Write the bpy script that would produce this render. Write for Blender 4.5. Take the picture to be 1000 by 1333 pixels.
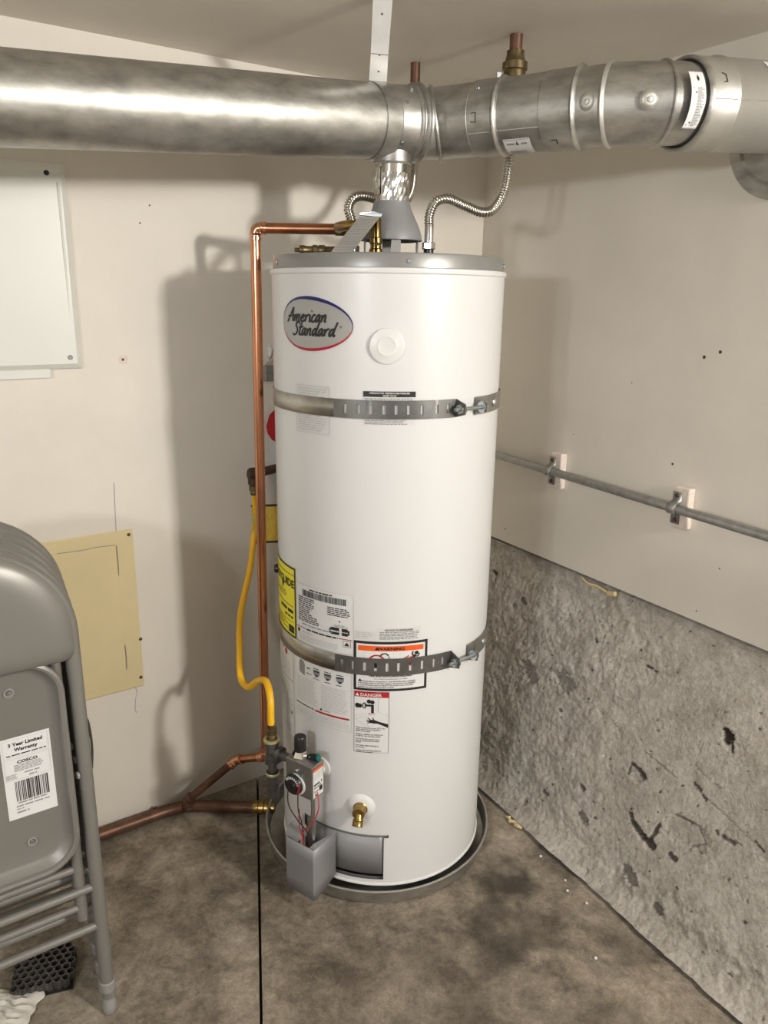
import bpy, bmesh, math, random
from mathutils import Vector as V, Matrix, noise
random.seed(7)
for o in list(bpy.data.objects): bpy.data.objects.remove(o)
S = bpy.context.scene; C = S.collection
R_ = math.radians; PI = math.pi
# ---------------------------------------------------------------- camera
cam = bpy.data.cameras.new('camera'); camo = bpy.data.objects.new('camera', cam); C.objects.link(camo)
cam.sensor_fit = 'VERTICAL'; cam.sensor_height = 24.0; cam.lens = 1000/1333*24.0; cam.clip_start = .02
yw, pt, rl = R_(-.0541), R_(15.6006), R_(.7769)
fw = V((math.sin(yw)*math.cos(pt), math.cos(yw)*math.cos(pt), -math.sin(pt)))
rt = V((math.cos(yw), -math.sin(yw), 0)); up = rt.cross(fw)
rt2 = math.cos(rl)*rt+math.sin(rl)*up; up2 = -math.sin(rl)*rt+math.cos(rl)*up
m = Matrix((rt2, up2, -fw)).transposed().to_4x4(); m.translation = V((0, -1.7725, 1.4018)); camo.matrix_world = m
S.camera = camo
# ---------------------------------------------------------------- light
W = bpy.data.worlds.new('world'); S.world = W; W.use_nodes = True
bg = W.node_tree.nodes['Background']; bg.inputs[0].default_value = (.98, .97, 1.0, 1); bg.inputs[1].default_value = .52
def area(name, loc, target, size, power, col, sy=None):
    l = bpy.data.lights.new(name, 'AREA'); l.size = size; l.energy = power; l.color = col
    if sy: l.shape = 'RECTANGLE'; l.size_y = sy
    o = bpy.data.objects.new(name, l); C.objects.link(o); o.location = loc
    o.rotation_euler = (V(target)-V(loc)).to_track_quat('-Z', 'Y').to_euler(); return o
# the lamp that throws the tank's shadow on the left wall, and the two lamps mirrored in the jacket
area('lamp_right_offscreen', (1.94, -2.02, 1.78), (-.3, .2, 1.2), .18, 61, (1.0, .96, .90))
area('lamp_left_offscreen', (-.95, -2.78, 1.62), (.2, .1, 1.0), .13, 11.5, (.94, .97, 1.0))
area('lamp_far_left_offscreen', (-1.17, -2.72, 1.62), (.2, .1, 1.0), .13, 11.5, (.94, .97, 1.0))
S.view_settings.view_transform = 'Standard'; S.view_settings.look = 'None'
S.view_settings.exposure = -0.22; S.view_settings.gamma = 1.0; S.view_settings.use_curve_mapping = False

# ---------------------------------------------------------------- materials
MATS = {}
def mat(name, col, rough=.5, metal=0., var=0., vscale=8., bump=0., bscale=60., col2=None, coat=0., spec=None, attr=None, attrcol=None, vdetail=6., stretch=None):
    if name in MATS: return MATS[name]
    m = bpy.data.materials.new(name); MATS[name] = m; m.use_nodes = True
    nt = m.node_tree; N = nt.nodes; L = nt.links; b = N['Principled BSDF']
    b.inputs['Base Color'].default_value = (*col, 1); b.inputs['Roughness'].default_value = rough; b.inputs['Metallic'].default_value = metal
    if coat: b.inputs['Coat Weight'].default_value = coat; b.inputs['Coat Roughness'].default_value = .05
    if spec is not None: b.inputs['Specular IOR Level'].default_value = spec
    tc = N.new('ShaderNodeTexCoord'); src = tc.outputs['Object']
    if stretch:
        mp = N.new('ShaderNodeMapping'); mp.inputs['Scale'].default_value = stretch; L.new(src, mp.inputs[0]); src = mp.outputs[0]
    out = None
    if var or col2:
        n = N.new('ShaderNodeTexNoise'); n.inputs['Scale'].default_value = vscale; n.inputs['Detail'].default_value = vdetail; n.inputs['Roughness'].default_value = .6
        L.new(src, n.inputs['Vector'])
        r = N.new('ShaderNodeValToRGB'); r.color_ramp.elements[0].position = .32; r.color_ramp.elements[1].position = .68
        a = tuple(c*(1-var) for c in col) if col2 is None else col2
        c = tuple(min(1, c*(1+var)) for c in col)
        r.color_ramp.elements[0].color = (*a, 1); r.color_ramp.elements[1].color = (*c, 1)
        L.new(n.outputs['Fac'], r.inputs[0]); out = r.outputs[0]
        L.new(out, b.inputs['Base Color'])
    if attr:
        an = N.new('ShaderNodeAttribute'); an.attribute_name = attr
        mx = N.new('ShaderNodeMixRGB'); mx.inputs[2].default_value = (*attrcol, 1)
        L.new(an.outputs['Fac'], mx.inputs[0])
        if out: L.new(out, mx.inputs[1])
        else: mx.inputs[1].default_value = (*col, 1)
        L.new(mx.outputs[0], b.inputs['Base Color'])
    if bump:
        n2 = N.new('ShaderNodeTexNoise'); n2.inputs['Scale'].default_value = bscale; n2.inputs['Detail'].default_value = 5
        L.new(src, n2.inputs['Vector'])
        bp = N.new('ShaderNodeBump'); bp.inputs['Strength'].default_value = bump; bp.inputs['Distance'].default_value = .004
        L.new(n2.outputs['Fac'], bp.inputs['Height']); L.new(bp.outputs[0], b.inputs['Normal'])
    return m
mat('wall', (.75, .70, .62), .62, var=.05, vscale=3., bump=.12, bscale=25)
mat('earth', (.10, .08, .06), .95, bump=.2)
mat('filler_wood', (.22, .15, .09), .8, var=.25, vscale=30)
def ground(name, stops, scales, rough, attrcol, bumps):
    m = bpy.data.materials.new(name); MATS[name] = m; m.use_nodes = True; nt = m.node_tree; N = nt.nodes; L = nt.links; b = N['Principled BSDF']
    b.inputs['Roughness'].default_value = rough; b.inputs['Specular IOR Level'].default_value = .25
    tc = N.new('ShaderNodeTexCoord'); acc = None
    for sc, w, det in scales:
        n = N.new('ShaderNodeTexNoise'); n.inputs['Scale'].default_value = sc; n.inputs['Detail'].default_value = det; n.inputs['Roughness'].default_value = .65; n.inputs['Distortion'].default_value = .6
        L.new(tc.outputs['Object'], n.inputs['Vector'])
        mu = N.new('ShaderNodeMath'); mu.operation = 'MULTIPLY_ADD'; mu.inputs[1].default_value = w; L.new(n.outputs['Fac'], mu.inputs[0])
        if acc: L.new(acc, mu.inputs[2])
        else: mu.inputs[2].default_value = .5-.5*sum(q[1] for q in scales)
        acc = mu.outputs[0]
    r = N.new('ShaderNodeValToRGB'); cr = r.color_ramp
    while len(cr.elements) < len(stops): cr.elements.new(.5)
    for e, (p, c) in zip(cr.elements, stops): e.position = p; e.color = (*c, 1)
    L.new(acc, r.inputs[0]); an = N.new('ShaderNodeAttribute'); an.attribute_name = 'stain'
    mx = N.new('ShaderNodeMixRGB'); mx.inputs[2].default_value = (*attrcol, 1); L.new(an.outputs['Fac'], mx.inputs[0]); L.new(r.outputs[0], mx.inputs[1]); L.new(mx.outputs[0], b.inputs['Base Color'])
    prev = None
    for sc, st, dist in bumps:
        n = N.new('ShaderNodeTexNoise'); n.inputs['Scale'].default_value = sc; n.inputs['Detail'].default_value = 6; L.new(tc.outputs['Object'], n.inputs['Vector'])
        bp = N.new('ShaderNodeBump'); bp.inputs['Strength'].default_value = st; bp.inputs['Distance'].default_value = dist; L.new(n.outputs['Fac'], bp.inputs['Height'])
        if prev: L.new(prev, bp.inputs['Normal'])
        prev = bp.outputs[0]
    L.new(prev, b.inputs['Normal'])
ground('floor', [(.24, (.085, .070, .053)), (.42, (.175, .147, .113)), (.58, (.285, .242, .187)), (.75, (.42, .365, .29))], [(4.5, .9, 6), (17, .55, 6), (60, .45, 5), (220, .3, 3)], .7, (.045, .037, .029), [(110, .5, .004), (300, .4, .002)])
ground('concrete', [(.22, (.20, .18, .15)), (.42, (.335, .308, .268)), (.60, (.455, .425, .38)), (.80, (.58, .55, .50))], [(6, .6, 6), (26, .5, 6), (95, .5, 5), (260, .3, 3)], .9, (.040, .030, .024), [(120, .6, .004), (330, .5, .002)])
mat('tank', (.70, .70, .695), .36, coat=.35)
mat('cap_grey', (.28, .278, .268), .35, metal=.35)
mat('galv', (.45, .44, .41), .43, metal=.9, var=.28, vscale=16, bump=.05, bscale=30, stretch=(1, 1, 2.5))
mat('strap_dark', (.20, .20, .19), .38, metal=.8, var=.15, vscale=30)
mat('galv_light', (.50, .485, .445), .45, metal=.75, var=.10, vscale=9)
mat('strap_steel', (.46, .45, .42), .34, metal=.95, var=.15, vscale=30)
mat('hanger', (.90, .89, .87), .35, metal=.25, var=.06, vscale=20)
mat('zinc', (.62, .67, .70), .25, metal=1.)
mat('chrome', (.75, .74, .71), .12, metal=1.)
mat('foil', (.66, .65, .62), .22, metal=1., bump=.3, bscale=70)
mat('steel_hose', (.55, .52, .46), .22, metal=1.)
mat('copper', (.60, .27, .15), .24, metal=1., var=.22, vscale=16, stretch=(1, 1, .3))
mat('copper_new', (.80, .42, .27), .17, metal=1., var=.15, vscale=40)
mat('copper_old', (.15, .078, .05), .45, metal=.55, var=.3, vscale=30)
mat('brass', (.38, .26, .09), .33, metal=1., var=.12, vscale=60)
mat('brass_old', (.16, .12, .058), .4, metal=.8, var=.3, vscale=60)
mat('brass_pale', (.62, .55, .28), .4, metal=.6)
mat('iron', (.15, .145, .14), .42, metal=.8, var=.2, vscale=50)
mat('iron_old', (.075, .045, .03), .55, metal=.4, var=.3, vscale=40)
mat('valve_body', (.36, .35, .335), .38, metal=.85, var=.08, vscale=40)
mat('black', (.012, .012, .012), .35)
mat('yellow', (.86, .47, .012), .38, var=.06, vscale=20)
mat('tag_yellow', (.62, .42, .05), .5, var=.2, vscale=60, stretch=(6, 6, 1))
mat('red', (.50, .02, .025), .45); mat('green', (.0, .13, .10), .4)
mat('shield', (.27, .27, .272), .45, metal=.15, bump=.04, bscale=12)
mat('door_grey', (.20, .20, .203), .42, metal=.2)
mat('plastic_white', (.72, .72, .705), .35)
mat('panel_white', (.73, .735, .68), .38, var=.02, vscale=2)
mat('access', (.70, .59, .34), .5, var=.05, vscale=4)
mat('conduit', (.34, .34, .325), .42, metal=.75, var=.18, vscale=60)
mat('block', (.72, .63, .56), .7, var=.12, vscale=60)
mat('chair', (.225, .215, .195), .38, metal=.25)
mat('chair_foot', (.27, .265, .25), .5)
mat('foam', (.62, .50, .27), .85); mat('cloth', (.60, .57, .51), .9, var=.1, vscale=30)
mat('paper', (.72, .72, .71), .5); mat('paper_clear', (.66, .66, .645), .3)
mat('ink', (.015, .015, .015), .5); mat('ink_grey', (.25, .25, .25), .5); mat('ink_soft', (.50, .50, .49), .5)
mat('lab_yellow', (.83, .75, .02), .4); mat('lab_orange', (.80, .11, .015), .4); mat('lab_red', (.42, .015, .02), .4)
mat('logo_silver', (.40, .40, .385), .35, metal=.3); mat('logo_blue', (.008, .008, .12), .3); mat('logo_red', (.45, .0, .03), .3)

# ---------------------------------------------------------------- mesh helpers
class MB:
    def __init__(s): s.v = []; s.f = []; s.mi = []; s.m = 0
    def add(s, vs, fs):
        b = len(s.v); s.v += [tuple(p) for p in vs]
        for f in fs: s.f.append(tuple(b+i for i in f)); s.mi.append(s.m)
        return s
    def box(s, c, h, ax=None):
        c = V(c); X, Y, Z = ax if ax else (V((1, 0, 0)), V((0, 1, 0)), V((0, 0, 1)))
        P = [c+X*(i*h[0])+Y*(j*h[1])+Z*(k*h[2]) for i in (-1, 1) for j in (-1, 1) for k in (-1, 1)]
        return s.add(P, [(0, 1, 3, 2), (4, 6, 7, 5), (0, 4, 5, 1), (2, 3, 7, 6), (0, 2, 6, 4), (1, 5, 7, 3)])
    def tube(s, pts, r, n=12, caps=True, closed=False):
        pts = [V(p) for p in pts]; k = len(pts); rs = r if isinstance(r, (list, tuple)) else [r]*k
        T = []
        for i in range(k):
            if closed: t = pts[(i+1) % k]-pts[i-1]
            else: t = pts[min(i+1, k-1)]-pts[max(i-1, 0)]
            T.append(t.normalized())
        nrm = T[0].orthogonal().normalized(); vs = []
        for i in range(k):
            if i:
                q = T[i-1].rotation_difference(T[i]); nrm = (q@nrm).normalized()
            b = T[i].cross(nrm).normalized(); a = b.cross(T[i])
            vs += [pts[i]+(a*math.cos(2*PI*j/n)+b*math.sin(2*PI*j/n))*rs[i] for j in range(n)]
        fs = []
        for i in range(k if closed else k-1):
            i2 = (i+1) % k
            for j in range(n): fs.append((i*n+j, i*n+(j+1) % n, i2*n+(j+1) % n, i2*n+j))
        if caps and not closed: fs += [tuple(range(n))[::-1], tuple((k-1)*n+j for j in range(n))]
        return s.add(vs, fs)
    def lathe(s, prof, o=(0, 0, 0), ax=(0, 0, 1), n=32, a0=0, a1=360, ref=None):
        """prof: (r, h) along ax"""
        ax = V(ax).normalized(); e = V(ref) if ref else ax.orthogonal(); e = (e-ax*e.dot(ax)).normalized(); f = ax.cross(e); o = V(o)
        full = abs(a1-a0) >= 359.9; m = n if full else n+1; vs = []
        for (r, h) in prof:
            for j in range(m):
                t = R_(a0+(a1-a0)*j/n); vs.append(o+ax*h+(e*math.cos(t)+f*math.sin(t))*r)
        fs = []
        for i in range(len(prof)-1):
            for j in range(n):
                j2 = (j+1) % m if full else j+1
                fs.append((i*m+j, i*m+j2, (i+1)*m+j2, (i+1)*m+j))
        return s.add(vs, fs)
    def prism(s, poly, d):
        """poly: list of 3D points, extruded by vector d"""
        k = len(poly); d = V(d); vs = [V(p) for p in poly]+[V(p)+d for p in poly]
        fs = [tuple(range(k))[::-1], tuple(range(k, 2*k))]+[(i, (i+1) % k, k+(i+1) % k, k+i) for i in range(k)]
        return s.add(vs, fs)
    def build(s, name, mats, parent=None, smooth=True, bevel=0, solid=0, angle=40, weld=False, **tags):
        me = bpy.data.meshes.new(name); me.from_pydata(s.v, [], s.f); me.validate()
        for mm in (mats if isinstance(mats, (list, tuple)) else [mats]): me.materials.append(MATS[mm])
        if len(me.materials) > 1 and len(me.polygons) == len(s.mi): me.polygons.foreach_set('material_index', s.mi)
        bm = bmesh.new(); bm.from_mesh(me)
        if weld: bmesh.ops.remove_doubles(bm, verts=bm.verts, dist=1e-5)
        bmesh.ops.recalc_face_normals(bm, faces=bm.faces)
        if smooth:
            for f in bm.faces: f.smooth = True
            for e in bm.edges:
                if len(e.link_faces) == 2 and e.calc_face_angle(0) > R_(angle): e.smooth = False
        bm.to_mesh(me); bm.free()
        o = bpy.data.objects.new(name, me); C.objects.link(o)
        if parent: o.parent = parent
        if solid: q = o.modifiers.new('s', 'SOLIDIFY'); q.thickness = solid; q.offset = 0
        if bevel:
            q = o.modifiers.new('b', 'BEVEL'); q.width = bevel; q.segments = 2; q.limit_method = 'ANGLE'; q.angle_limit = R_(40)
        return tag(o, **tags)
def tag(o, label=None, cat=None, group=None, kind=None):
    if label: o['label'] = label
    if cat: o['category'] = cat
    if group: o['group'] = group
    if kind: o['kind'] = kind
    return o
def empty(name, loc=(0, 0, 0), **t):
    o = bpy.data.objects.new(name, None); C.objects.link(o); o.location = loc; o.empty_display_size = .05; return tag(o, **t)
def smooth_path(pts, n=8):
    pts = [V(p) for p in pts]; out = []
    for i in range(len(pts)-1):
        p0, p1, p2, p3 = pts[max(i-1, 0)], pts[i], pts[i+1], pts[min(i+2, len(pts)-1)]
        for k in range(n):
            t = k/n; out.append(.5*((2*p1)+(p2-p0)*t+(2*p0-5*p1+4*p2-p3)*t*t+(3*p1-p0-3*p2+p3)*t**3))
    return out+[pts[-1]]
def round_corners(pts, r, n=6):
    pts = [V(p) for p in pts]; out = [pts[0]]
    for i in range(1, len(pts)-1):
        a, b, c = pts[i-1], pts[i], pts[i+1]; d1 = (a-b).normalized(); d2 = (c-b).normalized()
        rr = min(r, (a-b).length*.49, (c-b).length*.49); p = b+d1*rr; q = b+d2*rr
        for k in range(n+1):
            t = k/n; out.append((1-t)**2*p+2*t*(1-t)*b+t*t*q)
    return out+[pts[-1]]
def rrect(w, h, r, n=6, rtop=None):
    out = []
    for (sx, sy, a, q) in ((1, 1, 0, rtop or r), (-1, 1, 90, rtop or r), (-1, -1, 180, r), (1, -1, 270, r)):
        for k in range(n+1):
            t = R_(a+90*k/n); out.append((sx*(w-q)+q*math.cos(t), sy*(h-q)+q*math.sin(t)))
    return out

# room frame: corner K, u along the left wall (towards the corner), v along the right wall (away from the corner)
K = V((.287, .704, 0)); U = V((.824, .567, 0)).normalized(); VV = V((.567, -.824, 0)).normalized(); NL = -VV; ZU = V((0, 0, 1))
def LW(a, z, off=0.): return K-U*a+VV*off+ZU*z          # on the left wall, `off` in front of it
def RW(b, z, off=0.): return K+VV*b-U*off+ZU*z          # on the right wall
ZC = 1.935
# ---------------------------------------------------------------- structure
FAR = 4.6
wl = MB(); wl.prism([LW(-.15, -.05), LW(FAR, -.05), LW(FAR, ZC+.1), LW(-.15, ZC+.1)], NL*.12)
wall_left = wl.build('wall_left', 'wall', smooth=False, kind='structure')
zd = lambda b: .662-.0272*b                              # underside of the boarding over the foundation
wr = MB(); wr.prism([RW(-.15, zd(-.15)), RW(FAR, zd(FAR)), RW(FAR, ZC+.1), RW(-.15, ZC+.1)], U*.05)
wall_right = wr.build('wall_right', 'wall', smooth=False, kind='structure')
cl = MB(); cl.prism([LW(-.2, ZC, -.2), LW(FAR, ZC, -.2), LW(FAR, ZC, FAR), LW(-.2, ZC, FAR)], ZU*.1)
ceiling = cl.build('ceiling', 'wall', smooth=False, kind='structure')
ws = MB(); ws.prism([LW(3.4, -.05, -.12), LW(3.4, -.05, 4.6), LW(3.4, ZC+.1, 4.6), LW(3.4, ZC+.1, -.12)], -U*.1); ws.build('wall_side_added', 'wall', smooth=False, kind='structure')  # unseen side wall, added to keep ambient light out on the left
# added wooden filler behind the boarding, closes its gap against outside light
sg = MB(); sg.prism([RW(-.1, zd(-.1)-.020, -.03), RW(FAR, zd(FAR)-.020, -.03), RW(FAR, zd(FAR)+.05, -.03), RW(-.1, zd(-.1)+.05, -.03)], U*.06)
sg.build('gap_filler', 'filler_wood', wall_right, smooth=False)
# floor: two slabs either side of an expansion joint
J0 = V((-.338, .0)); J0 = V((-.331, .0, 0)); JD = V((.170, -.985, 0)).normalized(); JN = V((JD.y*-1, JD.x, 0)); 
if JN.x < 0: JN = -JN
fl = MB(); fl.box((J0+JD*1.6)+ZU*-.07, (3.6, .25, .03), (JD, JN, ZU)); floor = fl.build('floor', 'earth', smooth=False, kind='structure')
def fstain(p):
    s = 0
    for (x, y, r, a) in ((.33, -.18, .075, .9), (.30, -.33, .11, .7), (.40, -.30, .05, .6), (.24, -.40, .07, .55), (.1, -.42, .09, .4), (-.05, -.45, .07, .35), (.55, -.35, .08, .5), (.47, -.10, .06, .55), (.20, -.55, .12, .5), (-.02, -.68, .14, .3), (.45, -.62, .12, .5), (-.30, -.30, .03, .4), (-.47, -.2, .03, .3), (-.26, -.17, .05, .3)):
        d = math.hypot(p.x-x, p.y-y)/r; d += .9*noise.noise(p*14)+.5*noise.noise(p*37)
        s = max(s, a*max(0, min(1, 1.35-d)))
    s += .25*max(0, noise.noise(p*9+V((3, 1, 0)))-.12)
    return max(0, min(1, s))
def slab(t0, t1, s0, s1, ds):
    nx = int((s1-s0)/ds); ny = max(2, int((t1-t0)/ds)); vs = []; fs = []; st = []
    for i in range(nx+1):
        for j in range(ny+1):
            p = J0+JD*(s0+(s1-s0)*i/nx)+JN*(t0+(t1-t0)*j/ny); st.append(fstain(p))
            e = min(abs(t0+(t1-t0)*j/ny), .02)/.02
            z = .0012*noise.noise(p*7)+.0006*noise.noise(p*31)-.0012
            vs.append((p.x, p.y, z))
    for i in range(nx):
        for j in range(ny): a = i*(ny+1)+j; fs.append((a, a+1, a+ny+2, a+ny+1))
    # joint face
    row = [(i*(ny+1)+(0 if abs(t0) < abs(t1) else ny)) for i in range(nx+1)]; b = len(vs)
    for r in row: vs.append((vs[r][0], vs[r][1], -.05)); st.append(0)
    for i in range(nx): fs.append((row[i], row[i+1], b+i+1, b+i))
    mb = MB(); mb.add(vs, fs); o = mb.build('slab', 'floor', floor)
    at = o.data.attributes.new('stain', 'FLOAT', 'POINT'); at.data.foreach_set('value', st); return o
slab(.003, 1.6, -.95, 1.35, .012); slab(-1.0, -.003, -.95, 1.35, .012)
ff = MB()
for (t0, t1, s0, s1) in ((1.6, 5.2, -1.5, 5.2), (-4.5, -1.0, -1.5, 5.2), (.003, 1.6, 1.35, 5.2), (-1.0, -.003, 1.35, 5.2)):
    ff.add([J0+JD*s+JN*t+ZU*-.0015 for (s, t) in ((s0, t0), (s1, t0), (s1, t1), (s0, t1))], [(0, 1, 2, 3)])
o = ff.build('outer_slab', 'floor', floor, smooth=False)

# rough concrete foundation wall, battered outwards to the floor
def fnd_off(b): return .222+.080*b
from math import hypot
def rbase(b, t): # t: 0 floor .. 1 top
    top = zd(b)-.012
    off = fnd_off(b)*(1-t)-.012*t
    return RW(b, top*t, off)
FL_ = .68
# chips, holes and scars as capsules: (b0, t0, b1, t1, half width, depth, stain)
SCAR = [(1.030, .705, 1.036, .690, .013, .010, 1.), (1.046, .690, 1.056, .655, .0035, .003, 1.),
        (.838, .442, .858, .440, .005, .006, .8), (.862, .436, .880, .424, .007, .008, .85), (.836, .440, .838, .405, .004, .005, .6), (.855, .415, .868, .412, .012, .006, .12),
        (.882, .285, .900, .262, .007, .010, .8), (.900, .262, .935, .246, .008, .010, .85), (.935, .246, .966, .240, .010, .012, .9), (.955, .250, .962, .312, .006, .008, .75),
        (1.000, .345, 1.060, .350, .030, .004, .10), (.985, .375, 1.045, .388, .003, .004, .55), (1.045, .388, 1.078, .350, .002, .003, .5), (1.078, .350, 1.050, .318, .002, .003, .5),
        (1.014, .254, 1.026, .250, .007, .008, .8), (1.088, .406, 1.094, .400, .004, .005, .7), (1.105, .402, 1.132, .405, .005, .005, .75), (1.135, .41, 1.15, .415, .002, .003, .5),
        (.722, .262, .736, .255, .006, .006, .75), (.755, .168, .772, .160, .012, .008, .5), (.620, .150, .634, .146, .006, .006, .65), (1.030, .085, 1.044, .078, .010, .008, .6), (.930, .115, .955, .10, .014, .010, .5),
        (.985, .560, 1.010, .545, .0015, .002, .4), (.987, .560, .985, .640, .0015, .002, .3), (1.01, .545, 1.06, .530, .0012, .002, .3), (.70, .56, .78, .52, .0015, .002, .4), (.86, .505, .96, .486, .0018, .002, .5), (1.0, .49, 1.19, .438, .0016, .002, .45), (1.0, .500, 1.02, .49, .004, .004, .8), (1.028, .48, 1.04, .474, .004, .004, .8), (1.17, .45, 1.195, .435, .002, .003, .8),
        (.775, .785, .79, .785, .004, .003, .9), (.80, .782, .806, .781, .003, .003, .9), (.54, .58, .57, .57, .022, .012, .30), (.40, .55, .44, .52, .02, .012, .25), (.155, .86, .165, .855, .006, .006, .8), (.57, .466, .578, .464, .004, .004, .8), (.60, .79, .61, .78, .004, .003, .6), (.30, .80, .32, .79, .008, .006, .5)]
def fnd(b, t):
    p = rbase(b, t); q = V((b, t*FL_, 0)); s = 0
    zone = max(0., min(1., (.90-b)/.25)); zone = max(zone, max(0, min(1, (.22-t)/.12))); rough = .35+.65*zone
    n1 = noise.noise(q*16+V((5, 0, 0))); n2 = noise.noise(q*36); n3 = noise.noise(q*80); n4 = noise.noise(q*170)
    d = .007*noise.noise(q*5)+rough*(.0042*n1+.0030*n2+.0024*n3+.0014*n4)
    pit = noise.noise(q*34+V((9, 4, 2)))
    if pit > .52: d -= .011*(pit-.52)/.5*rough
    sp = noise.noise(q*95+V((1, 7, 3)))
    if sp > .62: s = max(s, min(.9, (sp-.62)/.10)); d -= .0025
    wob = .45*n3+.35*n4
    for (b0, t0, b1, t1, hw_, dep, sv) in SCAR:
        if b < b0-.06 and b < b1-.06 or b > b0+.06 and b > b1+.06: continue
        ax, ay, bx_, by = b0, t0*FL_, b1, t1*FL_; dx, dy = bx_-ax, by-ay; L2 = dx*dx+dy*dy
        k = max(0, min(1, ((b-ax)*dx+(q.y-ay)*dy)/L2)) if L2 else 0
        e = hypot(b-ax-dx*k, q.y-ay-dy*k)/hw_+wob*(1. if hw_ > .0025 else .4)
        if e < 1: kk = min(1, (1-e)*4); d -= dep*kk*.7; s = max(s, sv*kk)
    toe = max(0, .10-t)/.10; d += .03*toe*toe
    ed = max(0, (t-.955)/.045); d += ed*.008*n2
    return p+(-U*.94+ZU*.34)*d, max(0, min(1, s))
nb, ntt = 560, 230; vs = []; st = []; fs = []
bs = [-.05+(1.50+.05)*i/nb for i in range(nb+1)]+[1.65, 1.9, 2.4, 3.2, FAR]
for b in bs:
    for j in range(ntt+1):
        p, s = fnd(b, j/ntt); vs.append(p); st.append(s)
for i in range(len(bs)-1):
    for j in range(ntt): a = i*(ntt+1)+j; fs.append((a, a+1, a+ntt+2, a+ntt+1))
base = len(vs)
for i in range(len(bs)): vs.append(vs[i*(ntt+1)+ntt]+U*.09); st.append(0)
for i in range(len(bs)-1): fs.append((i*(ntt+1)+ntt, (i+1)*(ntt+1)+ntt, base+i+1, base+i))
mb = MB(); mb.add(vs, fs); fo = mb.build('wall_foundation', 'concrete', angle=80, kind='structure')
at = fo.data.attributes.new('stain', 'FLOAT', 'POINT'); at.data.foreach_set('value', st)

# ---------------------------------------------------------------- marks and fixtures on the walls
def disc(mb, c, n, r, h=.0015, seg=14): mb.lathe([(0, h), (r*.8, h), (r, h*.4), (r, -.001)], c, n, seg)
def hole(parent, c, n, r=.004, name='hole_disc'):
    m_ = MB(); disc(m_, c, n, r, .0006, 12); return m_.build(name, 'iron_old', parent)  # dark raised disc whose colour stands in for the shade of a hole
for (a, z) in ((1.108, 1.252), (1.02, 1.60), (1.045, 1.56), (1.175, .60)): hole(wall_left, LW(a, z), VV, .0035 if a > 1.1 else .002)
for (b, z, r) in ((.796, 1.278, .0045), (.60, 1.20, .0018), (.745, 1.015, .003), (.905, .79, .002), (.86, .665, .002), (.17, .70, .0025), (.98, 1.10, .002), (.42, 1.04, .0015), (.835, 1.292, .004)): hole(wall_right, RW(b, z), -U, r)
m_ = MB(); m_.add([LW(1.108+x, 1.252+z, .0004) for x, z in rrect(.011, .011, .003, 3)], [tuple(range(16))]); m_.build('patch', 'block', wall_left)
m_ = MB(); m_.add([RW(.796+x, 1.278+z, .0004) for x, z in rrect(.013, .013, .006, 3)], [tuple(range(16))]); m_.build('patch', 'wall', wall_right)
def crack(parent, F, pts, w=.0012):
    m_ = MB()
    for i in range(len(pts)-1):
        (a, z), (a2, z2) = pts[i], pts[i+1]; d = V((a2-a, z2-z)); nn = V((-d.y, d.x)).normalized()*w*.5*random.uniform(.6, 1.3)
        m_.add([F(a+nn.x, z+nn.y, .0005), F(a-nn.x, z-nn.y, .0005), F(a2-nn.x, z2-nn.y, .0005), F(a2+nn.x, z2+nn.y, .0005)], [(0, 1, 2, 3)])
    return m_.build('crack', 'ink_grey', parent, smooth=False)
crack(wall_left, LW, [(1.153, .958), (1.155, .90), (1.157, .834)], .0022)
crack(wall_left, LW, [(1.142, .405), (1.138, .385), (1.144, .365), (1.147, .335), (1.143, .325)], .0015)

# electrical cover at the upper left
ep = empty('electrical_panel', LW(1.5, 1.23), label='white metal electrical panel cover screwed to the wall above the yellow hatch', cat='electrical panel')
def FRM(mb_pts, base, X, Y, N): return [base+X*p[0]+Y*p[1]+N*p[2] for p in mb_pts]
def local(o): return lambda p: V(p)-V(o.location)
def pan(mb, a0, a1, z0, z1, h, bev, o):
    def ring(ins, off): return [LW(a, z, off)-o for a, z in ((a0+ins, z0+ins), (a1-ins, z0+ins), (a1-ins, z1-ins), (a0+ins, z1-ins))]
    L = [ring(0, 0), ring(0, h*.45), ring(bev, h)]; vs = sum(L, []); fs = [(8, 9, 10, 11)]
    for i in range(2):
        for j in range(4): fs.append((i*4+j, i*4+(j+1) % 4, i*4+4+(j+1) % 4, i*4+4+j))
    return mb.add(vs, fs)
eo = V(ep.location); m_ = MB(); pan(m_, 1.203, 1.80, 1.236, 1.668, .018, .012, eo); m_.build('cover', 'panel_white', ep, smooth=False, bevel=.002)
m_ = MB(); m_.tube([LW(1.222, 1.630, .018)-eo, LW(1.222, 1.48, .018)-eo, LW(1.223, 1.33, .0168)-eo], [.003, .0026, .0008], 8); m_.build('raised_rib', 'panel_white', ep)
for (a, z) in ((1.243, 1.647), (1.230, 1.262)):
    m_ = MB(); disc(m_, LW(a, z, .018)-eo, VV, .0055, .0022); m_.build('screw', 'black' if z > 1.5 else 'iron', ep)
m_ = MB(); m_.prism([LW(a, z, 0)-eo for a, z in ((1.275, 1.218), (1.76, 1.218), (1.76, 1.237), (1.275, 1.237))], VV*.012); m_.build('added_strip', 'panel_white', ep, smooth=False)  # added strip below the cover, put where only its shadow falls
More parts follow.
